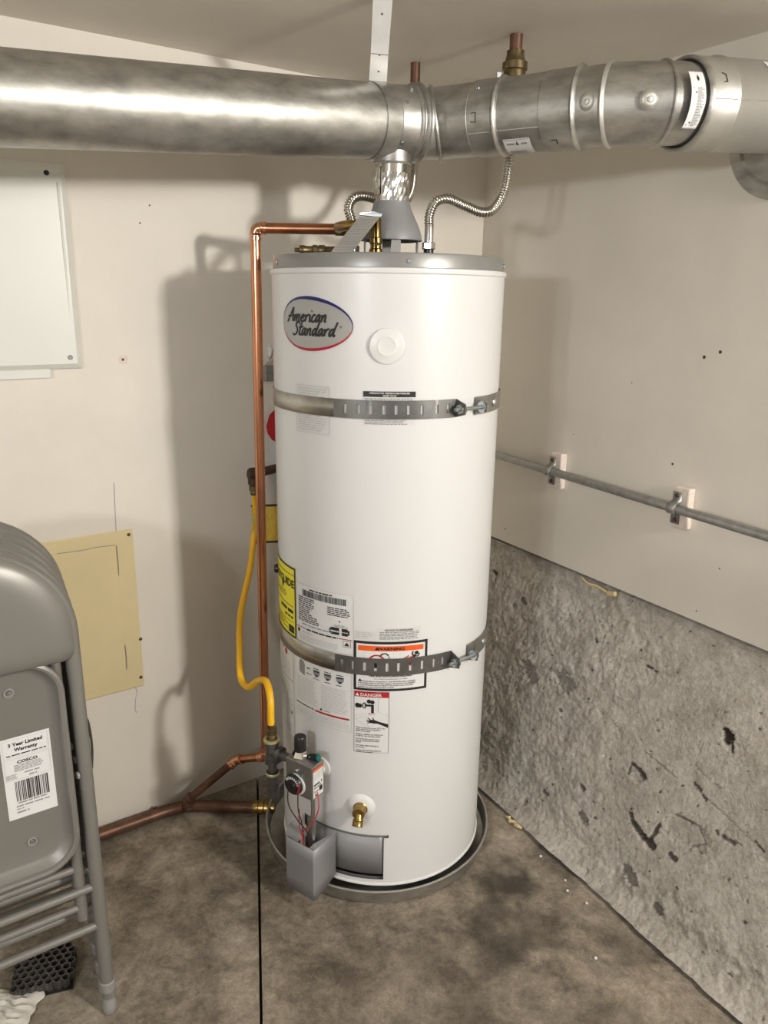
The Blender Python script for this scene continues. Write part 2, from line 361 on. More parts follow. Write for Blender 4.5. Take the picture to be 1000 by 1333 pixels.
# yellowed access hatch
ah = empty('access_hatch', LW(1.25, .40), label='yellowed flat access hatch on the wall behind the folding chairs', cat='access panel'); eo = V(ah.location)
m_ = MB(); pan(m_, 1.118, 1.52, .400, .835, .004, .003, eo); m_.build('frame', 'access', ah, smooth=False)
m_ = MB(); m_.prism([LW(a, z, .004)-eo for a, z in ((1.162, .425), (1.48, .425), (1.48, .800), (1.162, .800))], VV*.0016); m_.build('panel', 'access', ah, smooth=False, bevel=.001)
for q in ([(1.163, .801), (1.21, .8035), (1.24, .801), (1.30, .803)], [(1.1605, .80), (1.1600, .74), (1.161, .72)], [(1.16, .53), (1.159, .49), (1.161, .46)]):
    m_ = MB()
    for i in range(len(q)-1):
        (a, z), (a2, z2) = q[i], q[i+1]; d = V((a2-a, z2-z)); nn = V((-d.y, d.x)).normalized()*.0009
        m_.add([LW(a+nn.x, z+nn.y, .0062)-eo, LW(a-nn.x, z-nn.y, .0062)-eo, LW(a2-nn.x, z2-nn.y, .0062)-eo, LW(a2+nn.x, z2+nn.y, .0062)-eo], [(0, 1, 2, 3)])
    m_.build('paint_crack', 'ink_grey', ah, smooth=False)
for (a, z) in ((1.128, .822), (1.119, .535), (1.126, .427)):
    m_ = MB(); disc(m_, LW(a, z, .004)-eo, VV, .0045, .001); m_.build('screw', 'iron_old', ah)

# conduit on the right wall with two strapped blocks
cz = lambda b: .944-.0345*b
cd = MB(); cd.tube([RW(b, cz(b), .036) for b in (.004, .4, .8, 1.2, 2.2)], .0115, 20)
cd.build('conduit', 'conduit', label='grey metal conduit running across the right wall above the concrete', cat='conduit')
for k, (b0, b1) in enumerate(((.362, .405), (.775, .818))):
    bc = (b0+b1)/2; zc = cz(bc)
    br = empty('conduit_block', RW(bc, zc-.05), label=('painted wood block holding the conduit close behind the tank', 'painted wood block holding the conduit away from the tank')[k], cat='mounting block', group='blocks behind the conduit'); eo = V(br.location)
    m_ = MB(); m_.prism([RW(b, z, 0)-eo for b, z in ((b0, zc-.052), (b1, zc-.052), (b1, zc+.052), (b0, zc+.052))], -U*.024); m_.build('wood_block', 'block', br, smooth=False, bevel=.004)
    st_ = empty('conduit_strap', RW(bc, zc, .024), label=('steel two-hole strap on the conduit close behind the tank', 'grey steel two-hole strap on the conduit away from the tank')[k], cat='pipe strap', group='straps on the conduit'); eo = V(st_.location)
    m_ = MB(); prof = [(-.040, .001), (-.018, .001)]+[(.0135*math.sin(R_(t)), .012+.0135*math.cos(R_(t))) for t in range(-90, 91, 15)]+[(.018, .001), (.040, .001)]
    hw = .012
    vs = []; 
    for (z, o_) in prof:
        for s_ in (-1, 1): vs.append(RW(bc-.010+s_*hw, zc+z, .024+o_)-eo)
    m_.add(vs, [(2*i, 2*i+1, 2*i+3, 2*i+2) for i in range(len(prof)-1)]); m_.build('strap_band', 'conduit', st_, solid=.002)
    for s_ in (-1, 1):
        m_ = MB(); disc(m_, RW(bc-.010, zc+s_*.031, .027)-eo, -U, .0055, .0025); m_.build('screw', 'iron_old', st_)
def B(mb, name, mats, parent=None, **k):
    """build from world coordinates under an Empty that stands somewhere"""
    o = mb.build(name, mats, parent, **k)
    if parent and parent.type == 'EMPTY': o.matrix_parent_inverse = Matrix.Translation(-V(parent.location))
    return o
RT = .255
def CY(th, z, r=RT): t = R_(th); return V((r*math.sin(t), -r*math.cos(t), z))
def rad(th): t = R_(th); return V((math.sin(t), -math.cos(t), 0))
def tan_(th): t = R_(th); return V((math.cos(t), math.sin(t), 0))

# ---------------------------------------------------------------- drain pan
PC = V((-.0101, .0424, 0))
dp = empty('drain_pan', (PC.x, PC.y, 0), label='round galvanized drain pan on the floor under the water heater', cat='drain pan')
m_ = MB(); m_.lathe([(0, .004), (.285, .004), (.291, .008), (.2985, .040)], PC, n=96); m_.lathe([(0, .001), (.288, .001), (.294, .005), (.3015, .040)], PC, n=96); B(m_, 'tray', 'galv', dp)
m_ = MB(); ring = [PC+V((.300*math.cos(2*PI*i/96), .300*math.sin(2*PI*i/96), .041)) for i in range(96)]; m_.tube(ring, .0030, 8, closed=True); B(m_, 'rolled_rim', 'galv_light', dp)
# ---------------------------------------------------------------- water heater
wh = empty('water_heater', (0, 0, .004), label='tall white cylindrical gas water heater standing in the round pan', cat='water heater')
ZB, ZT = .0593, 1.457
# jacket with the burner opening cut out (theta -23..2, z .075..197)
ths = sorted(set([round(-180+3*i, 2) for i in range(120)]+[-46., 1.9, 4.4]))
zs = [ZB+.004, .075, .190, .198, .35, .6, .9, 1.2, ZT-.012]
m_ = MB(); vs = []; n = len(ths)
for z in zs:
    for t in ths: vs.append(CY(t, z))
fs = []
for i in range(len(zs)-1):
    for j in range(n):
        t = ths[j]
        if zs[i] in (.075,) and -46 <= t < 1.9: continue
        if zs[i] == .190 and -46 <= t < 4.4: continue
        fs.append((i*n+j, i*n+(j+1) % n, (i+1)*n+(j+1) % n, (i+1)*n+j))
m_.add(vs, fs); jacket = B(m_, 'jacket', 'tank', wh, angle=60)
m_ = MB(); m_.lathe([(.255, ZT-.012), (.2575, ZT-.010), (.2585, ZT-.005), (.2575, ZT-.001), (.254, ZT)], n=96); B(m_, 'jacket_lip', 'tank', wh)
m_ = MB(); m_.lathe([(.2545, ZB+.006), (.2572, ZB+.004), (.2575, ZB), (.2545, ZB-.001), (.250, ZB)], n=96); B(m_, 'bottom_lip', 'plastic_white', wh)
m_ = MB(); vs = []; zz = [ZB-.004, .0755, .088, .21]; rr = [.244, .2455, .2455, .2455]; n = len(ths)
for z, r in zip(zz, rr): vs += [CY(t, z, r) for t in ths]
m_.add(vs, [(i*n+j, i*n+(j+1) % n, (i+1)*n+(j+1) % n, (i+1)*n+j) for i in range(3) for j in range(n) if not (i == 1 and -46 <= ths[j] < 1.9)])
m_.lathe([(0, ZB-.004), (.244, ZB-.004)], n=48); B(m_, 'base_shell', 'door_grey', wh)
for k in range(3):
    t = 40+120*k; m_ = MB(); m_.lathe([(0, .004), (.022, .004), (.026, ZB-.004), (0, ZB-.004)], CY(t, 0, .19), n=16); B(m_, 'foot', 'black', wh)
m_ = MB(); m_.lathe([(.254, ZT), (.251, ZT+.0005), (.251, ZT+.024), (.2495, ZT+.027), (.246, ZT+.0275), (0, ZT+.030)], n=96); cap = B(m_, 'top_cap', 'cap_grey', wh)
for t in (-66, -4 if 0 else 9, 77):
    m_ = MB(); disc(m_, CY(t, ZT+.012, .251), rad(t), .0045, .003); B(m_, 'screw', 'zinc', cap)
# inner burner door + dark slot underneath
def patch(mb, t0, t1, z0, z1, r, n=16):
    vs = [CY(t0+(t1-t0)*i/n, z, r) for z in (z0, z1) for i in range(n+1)]
    return mb.add(vs, [(i, i+1, n+2+i, n+1+i) for i in range(n)])
m_ = MB(); patch(m_, -46, 1.7, .088, .1965, .2515); patch(m_, -46, 4.2, .1895, .1975, .2516); door = B(m_, 'burner_door', 'shield', wh, solid=.0012)
# thermostat plug on the upper jacket
m_ = MB(); m_.lathe([(0, .005), (.012, .0045), (.018, .006), (.021, .0045), (.030, .0045), (.034, .003), (.0355, -.002)], CY(0, 1.311), rad(0), 40); B(m_, 'plug', 'plastic_white', wh)

# ------- print helpers: flat print wrapped on the cylinder; s = arc length (m) from angle t0
def wrap(t0, z0, r):
    return lambda x, y: CY(t0+math.degrees(x/RT), z0+y, r)
_txt = {}
def text_mesh(body, size, align='LEFT', shear=0., sx=1., bold=0.):
    cu = bpy.data.curves.new('t', 'FONT'); cu.body = body; cu.size = size; cu.align_x = align; cu.shear = shear; cu.resolution_u = 2; cu.offset = bold
    o = bpy.data.objects.new('t', cu); C.objects.link(o); me = o.to_mesh()
    vs = [(v.co.x*sx, v.co.y) for v in me.vertices]; fs = [tuple(p.vertices) for p in me.polygons]
    o.to_mesh_clear(); bpy.data.objects.remove(o); bpy.data.curves.remove(cu); return vs, fs
class Print:
    """print of several inks on one sheet mapped by f(x, y)"""
    def __init__(s, f, inks): s.f = f; s.mb = MB(); s.inks = inks
    def ink(s, i): s.mb.m = s.inks.index(i); return s
    def rect(s, x0, y0, x1, y1):
        n = max(1, int(abs(x1-x0)/.02)); 
        for k in range(n):
            a = x0+(x1-x0)*k/n; b = x0+(x1-x0)*(k+1)/n
            s.mb.add([s.f(a, y0), s.f(b, y0), s.f(b, y1), s.f(a, y1)], [(0, 1, 2, 3)])
        return s
    def frame(s, x0, y0, x1, y1, w): s.rect(x0, y0, x1, y0+w); s.rect(x0, y1-w, x1, y1); s.rect(x0, y0, x0+w, y1); s.rect(x1-w, y0, x1, y1); return s
    def poly(s, pts): s.mb.add([s.f(*p) for p in pts], [tuple(range(len(pts)))]); return s
    def ell(s, cx, cy, rx, ry, n=18): return s.poly([(cx+rx*math.cos(2*PI*i/n), cy+ry*math.sin(2*PI*i/n)) for i in range(n)])
    def text(s, body, x, y, size, align='LEFT', shear=0., sx=1., bold=0.):
        vs, fs = text_mesh(body, size, align, shear, sx, bold); s.mb.add([s.f(x+a, y+b) for a, b in vs], fs); return s
    def lines(s, x0, x1, y0, y1, n, h=.45, ragged=.25, words=True):
        """unreadable small print: rows of word-length dashes"""
        st = (y1-y0)/n
        for i in range(n):
            y = y1-st*(i+.5); x = x0; end = x1-(x1-x0)*random.random()*ragged
            while x < end:
                w = random.uniform(1.2, 4.)*st; s.rect(x, y-st*h/2, min(x+w, end), y+st*h/2); x += w+st*.45
        return s
    def stroke(s, pts, w, n=6):
        P = smooth_path([V((a, b, 0)) for a, b in pts], n); L = []; Rr = []
        for i, p in enumerate(P):
            d = (P[min(i+1, len(P)-1)]-P[max(i-1, 0)]); d = V((-d.y, d.x, 0)).normalized() if d.length > 1e-9 else V((0, 1, 0))
            ww = w*(.72+.28*abs(d.x)); L.append(p+d*ww/2); Rr.append(p-d*ww/2)
        for i in range(len(P)-1): s.mb.add([s.f(q.x, q.y) for q in (L[i], Rr[i], Rr[i+1], L[i+1])], [(0, 1, 2, 3)])
        return s
    def done(s, parent, name='print'): o = B(s.mb, name, s.inks, parent, smooth=False); o['kind'] = 'stuff'; return o
EPS = .0007
def sheet(name, t0, t1, z0, z1, m, parent=wh, label=None, r=EPS):
    mb = MB(); k = max(4, int((t1-t0)/3)); patch(mb, t0, t1, z0, z1, RT+r, k)
    o = B(mb, name, m, parent)
    if label: o['label'] = label
    return o
def W_(t0, z0, r=EPS*2): return wrap(t0, z0, RT+r)
ARC = lambda d: R_(d)*RT
# ---- logo
lc, zc = -35.8, 1.3495; hw, hh = ARC(41.7)/2, .0525
f0 = W_(lc, zc, .0006); f1 = W_(lc, zc, .0011); f2 = W_(lc, zc, .0016)
def egg(k=1., dx=0., dy=0., n=56):
    out = []
    for i in range(n):
        t = 2*PI*i/n; x = math.cos(t); y = math.sin(t)
        out.append((hw*x*k+dx, hh*(y*k)*(1-.10*x)-.0025*x+dy))
    return out
def fan(mb, pts, f):
    c = f(sum(p[0] for p in pts)/len(pts), sum(p[1] for p in pts)/len(pts)); L = [[f(p[0]*q, p[1]*q) for p in pts] for q in (.33, .66, 1.)]
    n = len(pts); vs = [c]+L[0]+L[1]+L[2]; fs = [(0, 1+i, 1+(i+1) % n) for i in range(n)]
    for r_ in range(2):
        for i in range(n): fs.append((1+r_*n+i, 1+r_*n+(i+1) % n, 1+(r_+1)*n+(i+1) % n, 1+(r_+1)*n+i))
    mb.add(vs, fs)
m_ = MB(); fan(m_, egg(1.02), f0); badge = B(m_, 'badge', 'paper', wh); badge['label'] = 'oval silver maker badge with blue and red rims'
m_ = MB(); fan(m_, egg(.975), f1); B(m_, 'badge_face', 'logo_silver', badge)
pr = Print(f2, ['logo_blue', 'logo_red', 'ink'])
ou = egg(1.005); n = len(ou)
for i in range(n):
    t0, t1 = 2*PI*i/n, 2*PI*(i+1)/n
    def th(t):
        c = math.cos(t-R_(80)); return .0013+.0058*max(0, c)**1.5 if math.sin(t) > 0 else .0012+.0046*max(0, math.cos(t-R_(278)))**1.5
    a, b = ou[i], ou[(i+1) % n]
    def ins(p, w): L = math.hypot(*p); return (p[0]*(1-w/L), p[1]*(1-w/L))
    pr.ink('logo_blue' if math.sin((t0+t1)/2) > -.12 else 'logo_red'); pr.poly([a, b, ins(b, th(t1)), ins(a, th(t0))])
GL = {'A': (1.25, [[(0, -.1), (.35, .75), (.62, 1.35), (.85, 2.0)], [(.85, 2.0), (.88, 1.2), (.95, .5), (1.05, 0)], [(-.05, .75), (.5, .72), (1.15, .85)]]),
      'm': (1.2, [[(0, 1.), (.06, .5), (.05, 0)], [(.05, .35), (.25, .85), (.42, .95), (.46, .5), (.44, 0)], [(.44, .35), (.68, .88), (.86, .95), (.90, .5), (.88, .1), (1.1, .1)]]),
      'e': (.72, [[(.05, .42), (.35, .55), (.5, .8), (.36, 1.), (.12, .75), (.08, .3), (.25, 0), (.5, .08), (.68, .3)]]),
      'r': (.62, [[(.02, 1.), (.08, .5), (.06, 0)], [(.07, .4), (.25, .85), (.45, 1.), (.58, .9)]]),
      'i': (.36, [[(.08, 1.), (.1, .4), (.16, .05), (.34, .12)], [(.2, 1.42), (.27, 1.55)]]),
      'c': (.62, [[(.5, .85), (.34, 1.), (.12, .72), (.08, .3), (.24, 0), (.44, .06), (.6, .25)]]),
      'a': (.82, [[(.55, .85), (.36, 1.), (.12, .7), (.06, .25), (.2, 0), (.4, .3), (.56, .95)], [(.57, 1.), (.55, .4), (.62, .03), (.8, .15)]]),
      'n': (.80, [[(.02, 1.), (.08, .5), (.06, 0)], [(.07, .35), (.28, .88), (.46, .97), (.52, .6), (.5, .1), (.72, .1)]]),
      'S': (.95, [[(.95, 1.55), (.78, 1.85), (.45, 1.8), (.32, 1.4), (.55, 1.05), (.72, .65), (.55, .12), (.2, 0), (-.05, .25)]]),
      't': (.55, [[(.32, 1.75), (.22, 1.), (.16, .3), (.28, 0), (.5, .12)], [(-.06, 1.12), (.3, 1.12), (.66, 1.25)]]),
      'd': (.85, [[(.55, .85), (.36, 1.), (.12, .7), (.06, .25), (.2, 0), (.4, .3), (.56, .95)], [(.78, 1.95), (.62, 1.), (.56, .35), (.64, 0), (.82, .2)]])}
def hand(pr, word, x0, x1, y, h, w, slant=.28):
    tot = sum(GL[c][0] for c in word); k = (x1-x0)/tot; x = x0
    for c in word:
        for st_ in GL[c][1]: pr.stroke([(x+a*k+b*h*slant, y+b*h) for a, b in st_], w)
        x += GL[c][0]*k
pr.ink('ink'); xo = lambda d: ARC(d-lc)
hand(pr, 'American', xo(-52.4), xo(-27.6), 1.3535-zc, .0138, .0045)
hand(pr, 'Standard', xo(-48.4), xo(-23.4), 1.3270-zc, .0138, .0045)
for i in range(12):
    t = R_(i*30); cx, cy = xo(-20.6), 1.3455-zc
    pr.poly([(cx+.0026*math.cos(t), cy+.0026*math.sin(t)), (cx+.0026*math.cos(t+.52), cy+.0026*math.sin(t+.52)), (cx+.0020*math.cos(t+.52), cy+.0020*math.sin(t+.52)), (cx+.0020*math.cos(t), cy+.0020*math.sin(t))])
pr.text('R', xo(-20.6), cy-.0012, .0032, 'CENTER')
pr.done(badge, 'lettering')

# ---- small clear notice behind the upper strap
s_ = sheet('clear_notice', -46.8, -26.4, 1.131, 1.228, 'paper_clear'); w = ARC(20.4)
p = Print(W_(-46.8, 1.131), ['ink_soft', 'ink']); p.ink('ink_soft').frame(0, 0, w, .097, .0008).lines(.006, w-.006, .004, .093, 18, .4).done(s_)
s_ = sheet('relief_opening_notice', -10.2, 13.1, 1.157, 1.224, 'paper_clear', r=.0004); w = ARC(23.3)
p = Print(W_(-10.2, 1.157), ['ink', 'plastic_white', 'ink_grey']); p.ink('ink').rect(0, .056, w, .067)
p.ink('ink_grey').lines(.003, w-.003, .044, .054, 3, .5, .05).lines(.003, w-.003, .001, .014, 4, .5, .3).done(s_)
p = Print(W_(-10.2, 1.157, EPS*3), ['plastic_white']); p.text('OPENING FOR TEMPERATURE-PRESSURE', w/2, .0620, .0044, 'CENTER', bold=.0001).text('RELIEF VALVE', w/2, .0572, .0044, 'CENTER', bold=.0001).done(s_, 'lettering')

# ---- energy guide
s_ = sheet('energy_guide_label', -92, -50.4, .648, .818, 'lab_yellow'); w = ARC(41.6); f = W_(-92, .648)
s_['label'] = 'yellow energy guide label with black border'
p = Print(f, ['ink']); p.ink('ink').frame(0, 0, w, .170, .0045).rect(.004, .1505, w-.004, .1520)
p.text('ENERGYGUIDE', w-.006, .1210, .0255, 'RIGHT', bold=.0008).poly([(w*.60, .121), (w*.68, .121), (w*.66, .112), (w*.64, .106), (w*.62, .112)])
p.lines(.01, w-.01, .088, .104, 3, .3).rect(.01, .074, w-.01, .0755).lines(w*.55, w-.012, .055, .068, 1, .6, 0).lines(w*.7, w-.012, .043, .052, 1, .5, 0).rect(.01, .036, w-.01, .0370).lines(.01, w-.03, .012, .034, 4, .3).rect(w-.034, .009, w-.009, .027)
p.done(s_)
# ---- rating plate
s_ = sheet('rating_label', -49.6, -14.4, .652, .790, 'paper'); w = ARC(35.2); f = W_(-49.6, .652)
p = Print(f, ['ink', 'ink_grey', 'lab_red', 'ink_soft']); p.ink('ink_soft').frame(0, 0, w, .138, .0007)
p.ink('ink'); x = .022
while x < w-.018: wd = random.choice((.0007, .0012, .0018)); p.rect(x, .112+.004*0, x+wd, .127); x += wd+random.choice((.0006, .0010, .0014))
p.lines(.045, w-.05, .128, .133, 1, .6, 0); p.lines(.008, .060, .068, .110, 9, .5, .35).lines(.008, .075, .050, .068, 4, .5, .2).lines(w-.062, w-.008, .084, .105, 5, .5, .15)
p.ink('ink_grey').lines(w-.045, w-.012, .060, .066, 2, .5).lines(.02, w-.05, .042, .047, 1, .5, 0)
p.ink('ink').poly([(w-.034, .072), (w-.030, .072), (w-.032, .077)]).rect(w-.053, .0415, w-.013, .0585).rect(w-.057, .0445, w-.053, .0555).rect(w-.013, .0445, w-.009, .0555)
p.ink('lab_red').rect(.0, .033, w*.20, .0350).rect(w*.78, .033, w-.004, .0350); p.ink('ink').lines(w*.22, w*.77, .0315, .0365, 1, .7, 0)
p.ink('ink').ell(.008, .026, .004, .005).frame(w-.024, .016, w-.006, .031, .0008).poly([(w-.021, .019), (w-.009, .019), (w-.015, .028)])
p.ink('ink_soft').lines(.02, .05, .022, .028, 1, .5, 0).lines(.008, w-.03, .004, .020, 4, .35, .1).done(s_)
p = Print(W_(-49.6, .652, EPS*3), ['plastic_white']); p.lines(w-.0535, w-.0340, .0482, .0518, 1, .9, 0).lines(w-.0325, w-.0120, .0488, .0512, 1, .7, 0).done(s_, 'lettering')
# ---- instruction label under the lower strap
s_ = sheet('instruction_label', -51.6, -15.4, .462, .640, 'paper'); w = ARC(36.2); f = W_(-51.6, .462)
p = Print(f, ['ink', 'ink_grey', 'lab_red', 'ink_soft']); p.ink('ink_soft').frame(0, 0, w, .178, .0008)
p.ink('ink_grey').poly([(.016, .112), (.034, .106), (.035, .134), (.030, .142), (.019, .144), (.015, .134)])
for k in range(3):
    x = .072+.031*k; p.ink('ink_grey').poly([(x-.010, .130), (x+.010, .130), (x+.009, .122), (x+.003, .115), (x-.003, .115), (x-.009, .122)]); p.ink('ink').poly([(x-.010, .131), (x+.010, .131), (x+.006, .127), (x-.006, .127)]).poly([(x-.006, .120), (x+.006, .120), (x, .115)]); p.lines(x-.009, x+.009, .133, .137, 1, .5, 0).lines(x-.009, x+.009, .108, .112, 1, .4, .2)
p.lines(.040, .058, .114, .118, 1, .5, 0).lines(.043, .052, .126, .132, 1, .5, 0)
p.ink('ink_soft').lines(.006, w*.47, .040, .102, 14, .3, .2).lines(w*.53, w-.006, .040, .102, 14, .3, .15)
p.ink('ink').lines(.003, w*.40, .0290, .0330, 1, .7, 0).poly([(w*.5, .036), (w*.5+.008, .036), (w*.5+.004, .043)]); p.ink('ink_grey').lines(w*.58, w*.68, .036, .040, 1, .5, 0)
p.ink('lab_red').rect(w*.42, .0280, w-.005, .0325); p.rect(w*.55, .1590, w-.004, .1640); p.ink('ink_soft').lines(.004, w-.004, .004, .024, 5, .3, .05).done(s_)
# ---- narrow side label with a red diamond
s_ = sheet('side_label', -88, -54, .375, .640, 'paper_clear'); w = ARC(34); f = W_(-88, .375)
p = Print(f, ['lab_red', 'ink_grey', 'ink_soft', 'ink']); p.ink('ink_soft').frame(0, 0, w, .265, .0008); p.ink('lab_red')
for (x, y, q) in ((w*.62, .236, .011), (w*.74, .222, .009)): p.poly([(x-q, y), (x, y-q*1.2), (x+q, y), (x, y+q*1.2)])
p.ink('ink_soft').lines(w*.45, w-.008, .166, .205, 6, .35, .4); p.ink('ink_grey').rect(.01, .1560, w-.002, .1580); p.ink('ink_soft').lines(w*.3, w-.004, .012, .148, 24, .35, .3); p.ink('ink').ell(w-.012, .072, .003, .004).done(s_)
# ---- notice to installers, small note
s_ = sheet('installer_notice', -3.0, 18.5, .690, .720, 'paper_clear', r=.0004); w = ARC(21.5); p = Print(W_(-3.0, .690), ['ink', 'ink_grey'])
p.ink('ink').text('NOTICE TO INSTALLERS', w/2, .0232, .0056, 'CENTER', bold=.0001).ink('ink_grey').lines(.006, w-.004, .003, .022, 5, .5, .06).done(s_)
s_ = sheet('small_note', -14.4, -3.6, .690, .712, 'paper_clear', r=.0004); w = ARC(10.8); p = Print(W_(-14.4, .690), ['ink_soft']); p.lines(.003, w-.003, .003, .02, 4, .4, .3).done(s_)
# ---- warning
s_ = sheet('warning_label', -14.3, 22.4, .570, .688, 'ink', label='black bordered flammable vapor warning label'); w = ARC(36.7); h = .118
p = Print(W_(-14.3, .570, EPS*1.6), ['paper']); p.rect(.006, .006, w-.006, h-.006).done(s_, 'face')
p = Print(W_(-14.3, .570, EPS*2.4), ['lab_orange', 'ink', 'lab_red', 'ink_grey'])
p.ink('lab_orange').rect(.010, .0960, w-.010, .1080)
p.ink('lab_red')
for i in range(28):
    t0, t1 = 2*PI*i/28, 2*PI*(i+1)/28; cx, cy = w*.31, .0665
    p.poly([(cx+.020*math.cos(t0), cy+.0215*math.sin(t0)), (cx+.020*math.cos(t1), cy+.0215*math.sin(t1)), (cx+.0165*math.cos(t1), cy+.018*math.sin(t1)), (cx+.0165*math.cos(t0), cy+.018*math.sin(t0))])
p.stroke([(w*.31-.013, .080), (w*.31+.013, .053)], .003, 1)
p.ink('ink').poly([(w*.31-.009, .056), (w*.31+.008, .056), (w*.31+.008, .074), (w*.31+.002, .079), (w*.31-.009, .074)])
p.stroke([(w*.36, .086), (w*.40, .0905), (w*.44, .090), (w*.465, .086)], .0035); p.ink('ink_grey').stroke([(w*.465, .086), (w*.485, .080), (w*.49, .070), (w*.49, .060)], .0012).stroke([(w*.47, .083), (w*.475, .074)], .001)
p.ink('lab_red')
for k in range(6): x = w*.66+.004*k; p.stroke([(x, .060), (x+.003, .070), (x+.001, .076), (x+.005, .0815+.002*(k % 3))], .0020)
p.ink('ink').ell(w*.845, .0895, .0045, .0045).stroke([(w*.83, .085), (w*.80, .078), (w*.78, .068)], .006).stroke([(w*.82, .083), (w*.86, .081), (w*.885, .088)], .003).stroke([(w*.81, .082), (w*.785, .088), (w*.80, .094)], .003).stroke([(w*.79, .070), (w*.83, .064), (w*.82, .055)], .004).stroke([(w*.78, .070), (w*.75, .062)], .004)
p.text('FIRE AND EXPLOSION HAZARD', w/2, .0345, .0066, 'CENTER', bold=.0002).text('Can result in serious injury or death', w/2, .0285, .0050, 'CENTER')
p.poly([(.010, .0222), (.019, .0222), (.0145, .0290)])
for k, t in enumerate(('        Do not store or use gasoline or other flammable vapors and liquids', 'in the vicinity of this or any other appliance. Storage of or use of gasoline', 'or other flammable vapors or liquids in the vicinity of this or any other', 'appliance can result in serious injury or death.')):
    p.text(t, .010, .0222-.0047*k, .0046, sx=.93 if k < 3 else .93, bold=.00008)
p.done(s_)
p = Print(W_(-14.3, .570, EPS*3.2), ['ink']); p.text('WARNING', w*.5, .0985, .0098, 'CENTER', sx=1.25, bold=.0003).poly([(w*.285, .0985), (w*.345, .0985), (w*.315, .1065)]).done(s_, 'lettering')
# ---- danger
s_ = sheet('danger_label', -14.0, 3.6, .416, .568, 'paper', label='scald danger label with red heading'); w = ARC(17.6); h = .152
p = Print(W_(-14.0, .416), ['lab_red', 'ink', 'ink_soft', 'ink_grey']); p.ink('ink_grey').frame(0, 0, w, h, .0008)
p.ink('lab_red').rect(.0008, h-.014, w-.0008, h)
p.ink('ink').ell(.008, .1165, .0055, .006).ell(.014, .1160, .004, .0052).ell(.0335, .1280, .0050, .0050).ell(.041, .1265, .0050, .0050)
for i in range(16):
    t0, t1 = 2*PI*i/16, 2*PI*(i+1)/16; cx, cy = .0235, .1175
    p.poly([(cx+.0052*math.cos(t0), cy+.0075*math.sin(t0)), (cx+.0052*math.cos(t1), cy+.0075*math.sin(t1)), (cx+.003*math.cos(t1), cy+.005*math.sin(t1)), (cx+.003*math.cos(t0), cy+.005*math.sin(t0))])
p.rect(.024, .1155, .0445, .1205).rect(.0385, .1000, .0445, .1205)
p.ink('ink_soft').stroke([(.001, .0900), (.030, .0980)], .0008, 1).stroke([(.054, .1375), (.054, .103)], .0008, 1).stroke([(.054, .103), (w-.002, .094)], .0008, 1).stroke([(.030, .0915), (.006, .0830), (.012, .0765), (.035, .0655)], .0008)
p.ink('lab_red').text('H O T', .032, .0960, .0055, bold=.0001).text('\u2032 \u2032', .034, .0905, .005)
p.ink('ink').poly([(.034, .0790), (.042, .0740), (.052, .0745), (w-.002, .0640), (w-.002, .0730), (.056, .0790), (.046, .0830), (.038, .0830)])
for (a, b, c, d) in ((.040, .080, .031, .0870), (.038, .079, .0285, .0820), (.038, .077, .0280, .0780), (.040, .076, .0300, .0740), (.045, .081, .0420, .0880)): p.stroke([(a, b), ((a+c)/2, (b+d)/2+.0005), (c, d)], .0024, 2)
yy = .0605
for para in (('Water temperature over 125\u00b0F can', 'cause severe burns instantly or', 'death from scalds.'), ('Children, disabled and elderly are', 'at highest risk of being scalded.'), ('See instruction manual before', 'setting temperature at water', 'heater.'), ('Feel water before bathing or', 'showering.'), ('Temperature limiting valves are', 'available, see manual.')):
    for t in para: p.text(t, .004, yy, .0049, sx=.92, bold=.00006); yy -= .0044
    yy -= .0032
p.done(s_)
p = Print(W_(-14.0, .416, EPS*3), ['plastic_white']); p.text('DANGER', .014, h-.0115, .0105, sx=1.12, bold=.0002).poly([(.003, h-.0115), (.012, h-.0115), (.0075, h-.004)]).done(s_, 'lettering')
# ---- drain valve
m_ = MB(); m_.lathe([(0, .008), (.020, .008), (.028, .005), (.033, .0), (.033, -.004)], CY(-10.2, .272), rad(-10.2), 32); esc = B(m_, 'drain_escutcheon', 'plastic_white', wh)
m_ = MB(); o = CY(-10.2, .272); r_ = rad(-10.2); m_.lathe([(.0, .03), (.014, .03), (.015, .026), (.015, .010), (.017, .008), (.017, .0)], o, r_, 20)
q0 = o+r_*.020-ZU*.002; q1 = o+r_*.046-ZU*.030; dd = (q1-q0).normalized(); m_.lathe([(.0, 0), (.010, .0), (.010, .014), (.0125, .015), (.0125, .018), (.0115, .019), (.0125, .021), (.0125, .030), (.008, .0305), (.008, .022), (0, .022)], q0, dd, 20)
B(m_, 'drain_valve', 'brass', wh)
# ---- gas control valve (radial frame at -34 degrees)
TH = -34.; RV, TV = rad(TH), tan_(TH)
def VF(t, r, z): return RV*r+TV*t+ZU*z
ax3 = (TV, RV, ZU)
m_ = MB(); m_.box(VF(0, .309, .3575), (.0385, .021, .0425), ax3); gv = B(m_, 'gas_control', 'valve_body', wh, smooth=False, bevel=.002); gv['label'] = 'grey metal gas control box on the lower jacket'
m_ = MB(); m_.lathe([(.024, .253), (.024, .258), (.015, .262), (.014, .290)], VF(.006, 0, .352), RV, 24); B(m_, 'mounting_collar', 'plastic_white', gv)
m_ = MB(); m_.lathe([(.0, .002), (.020, .002), (.020, .006), (.014, .018), (.013, .021), (0, .021)], VF(-.012, .309, .399), ZU, 6); B(m_, 'knob_base', 'chrome', gv, smooth=False)
m_ = MB()
pr_ = [(0, .054), (.012, .054), (.0140, .051), (.0142, .020), (.0135, .018)]
m_.lathe(pr_, VF(-.012, .309, .399), ZU, 18); m_.box(VF(-.004, .309, .437), (.006, .004, .010), ax3); B(m_, 'control_knob', 'black', gv)
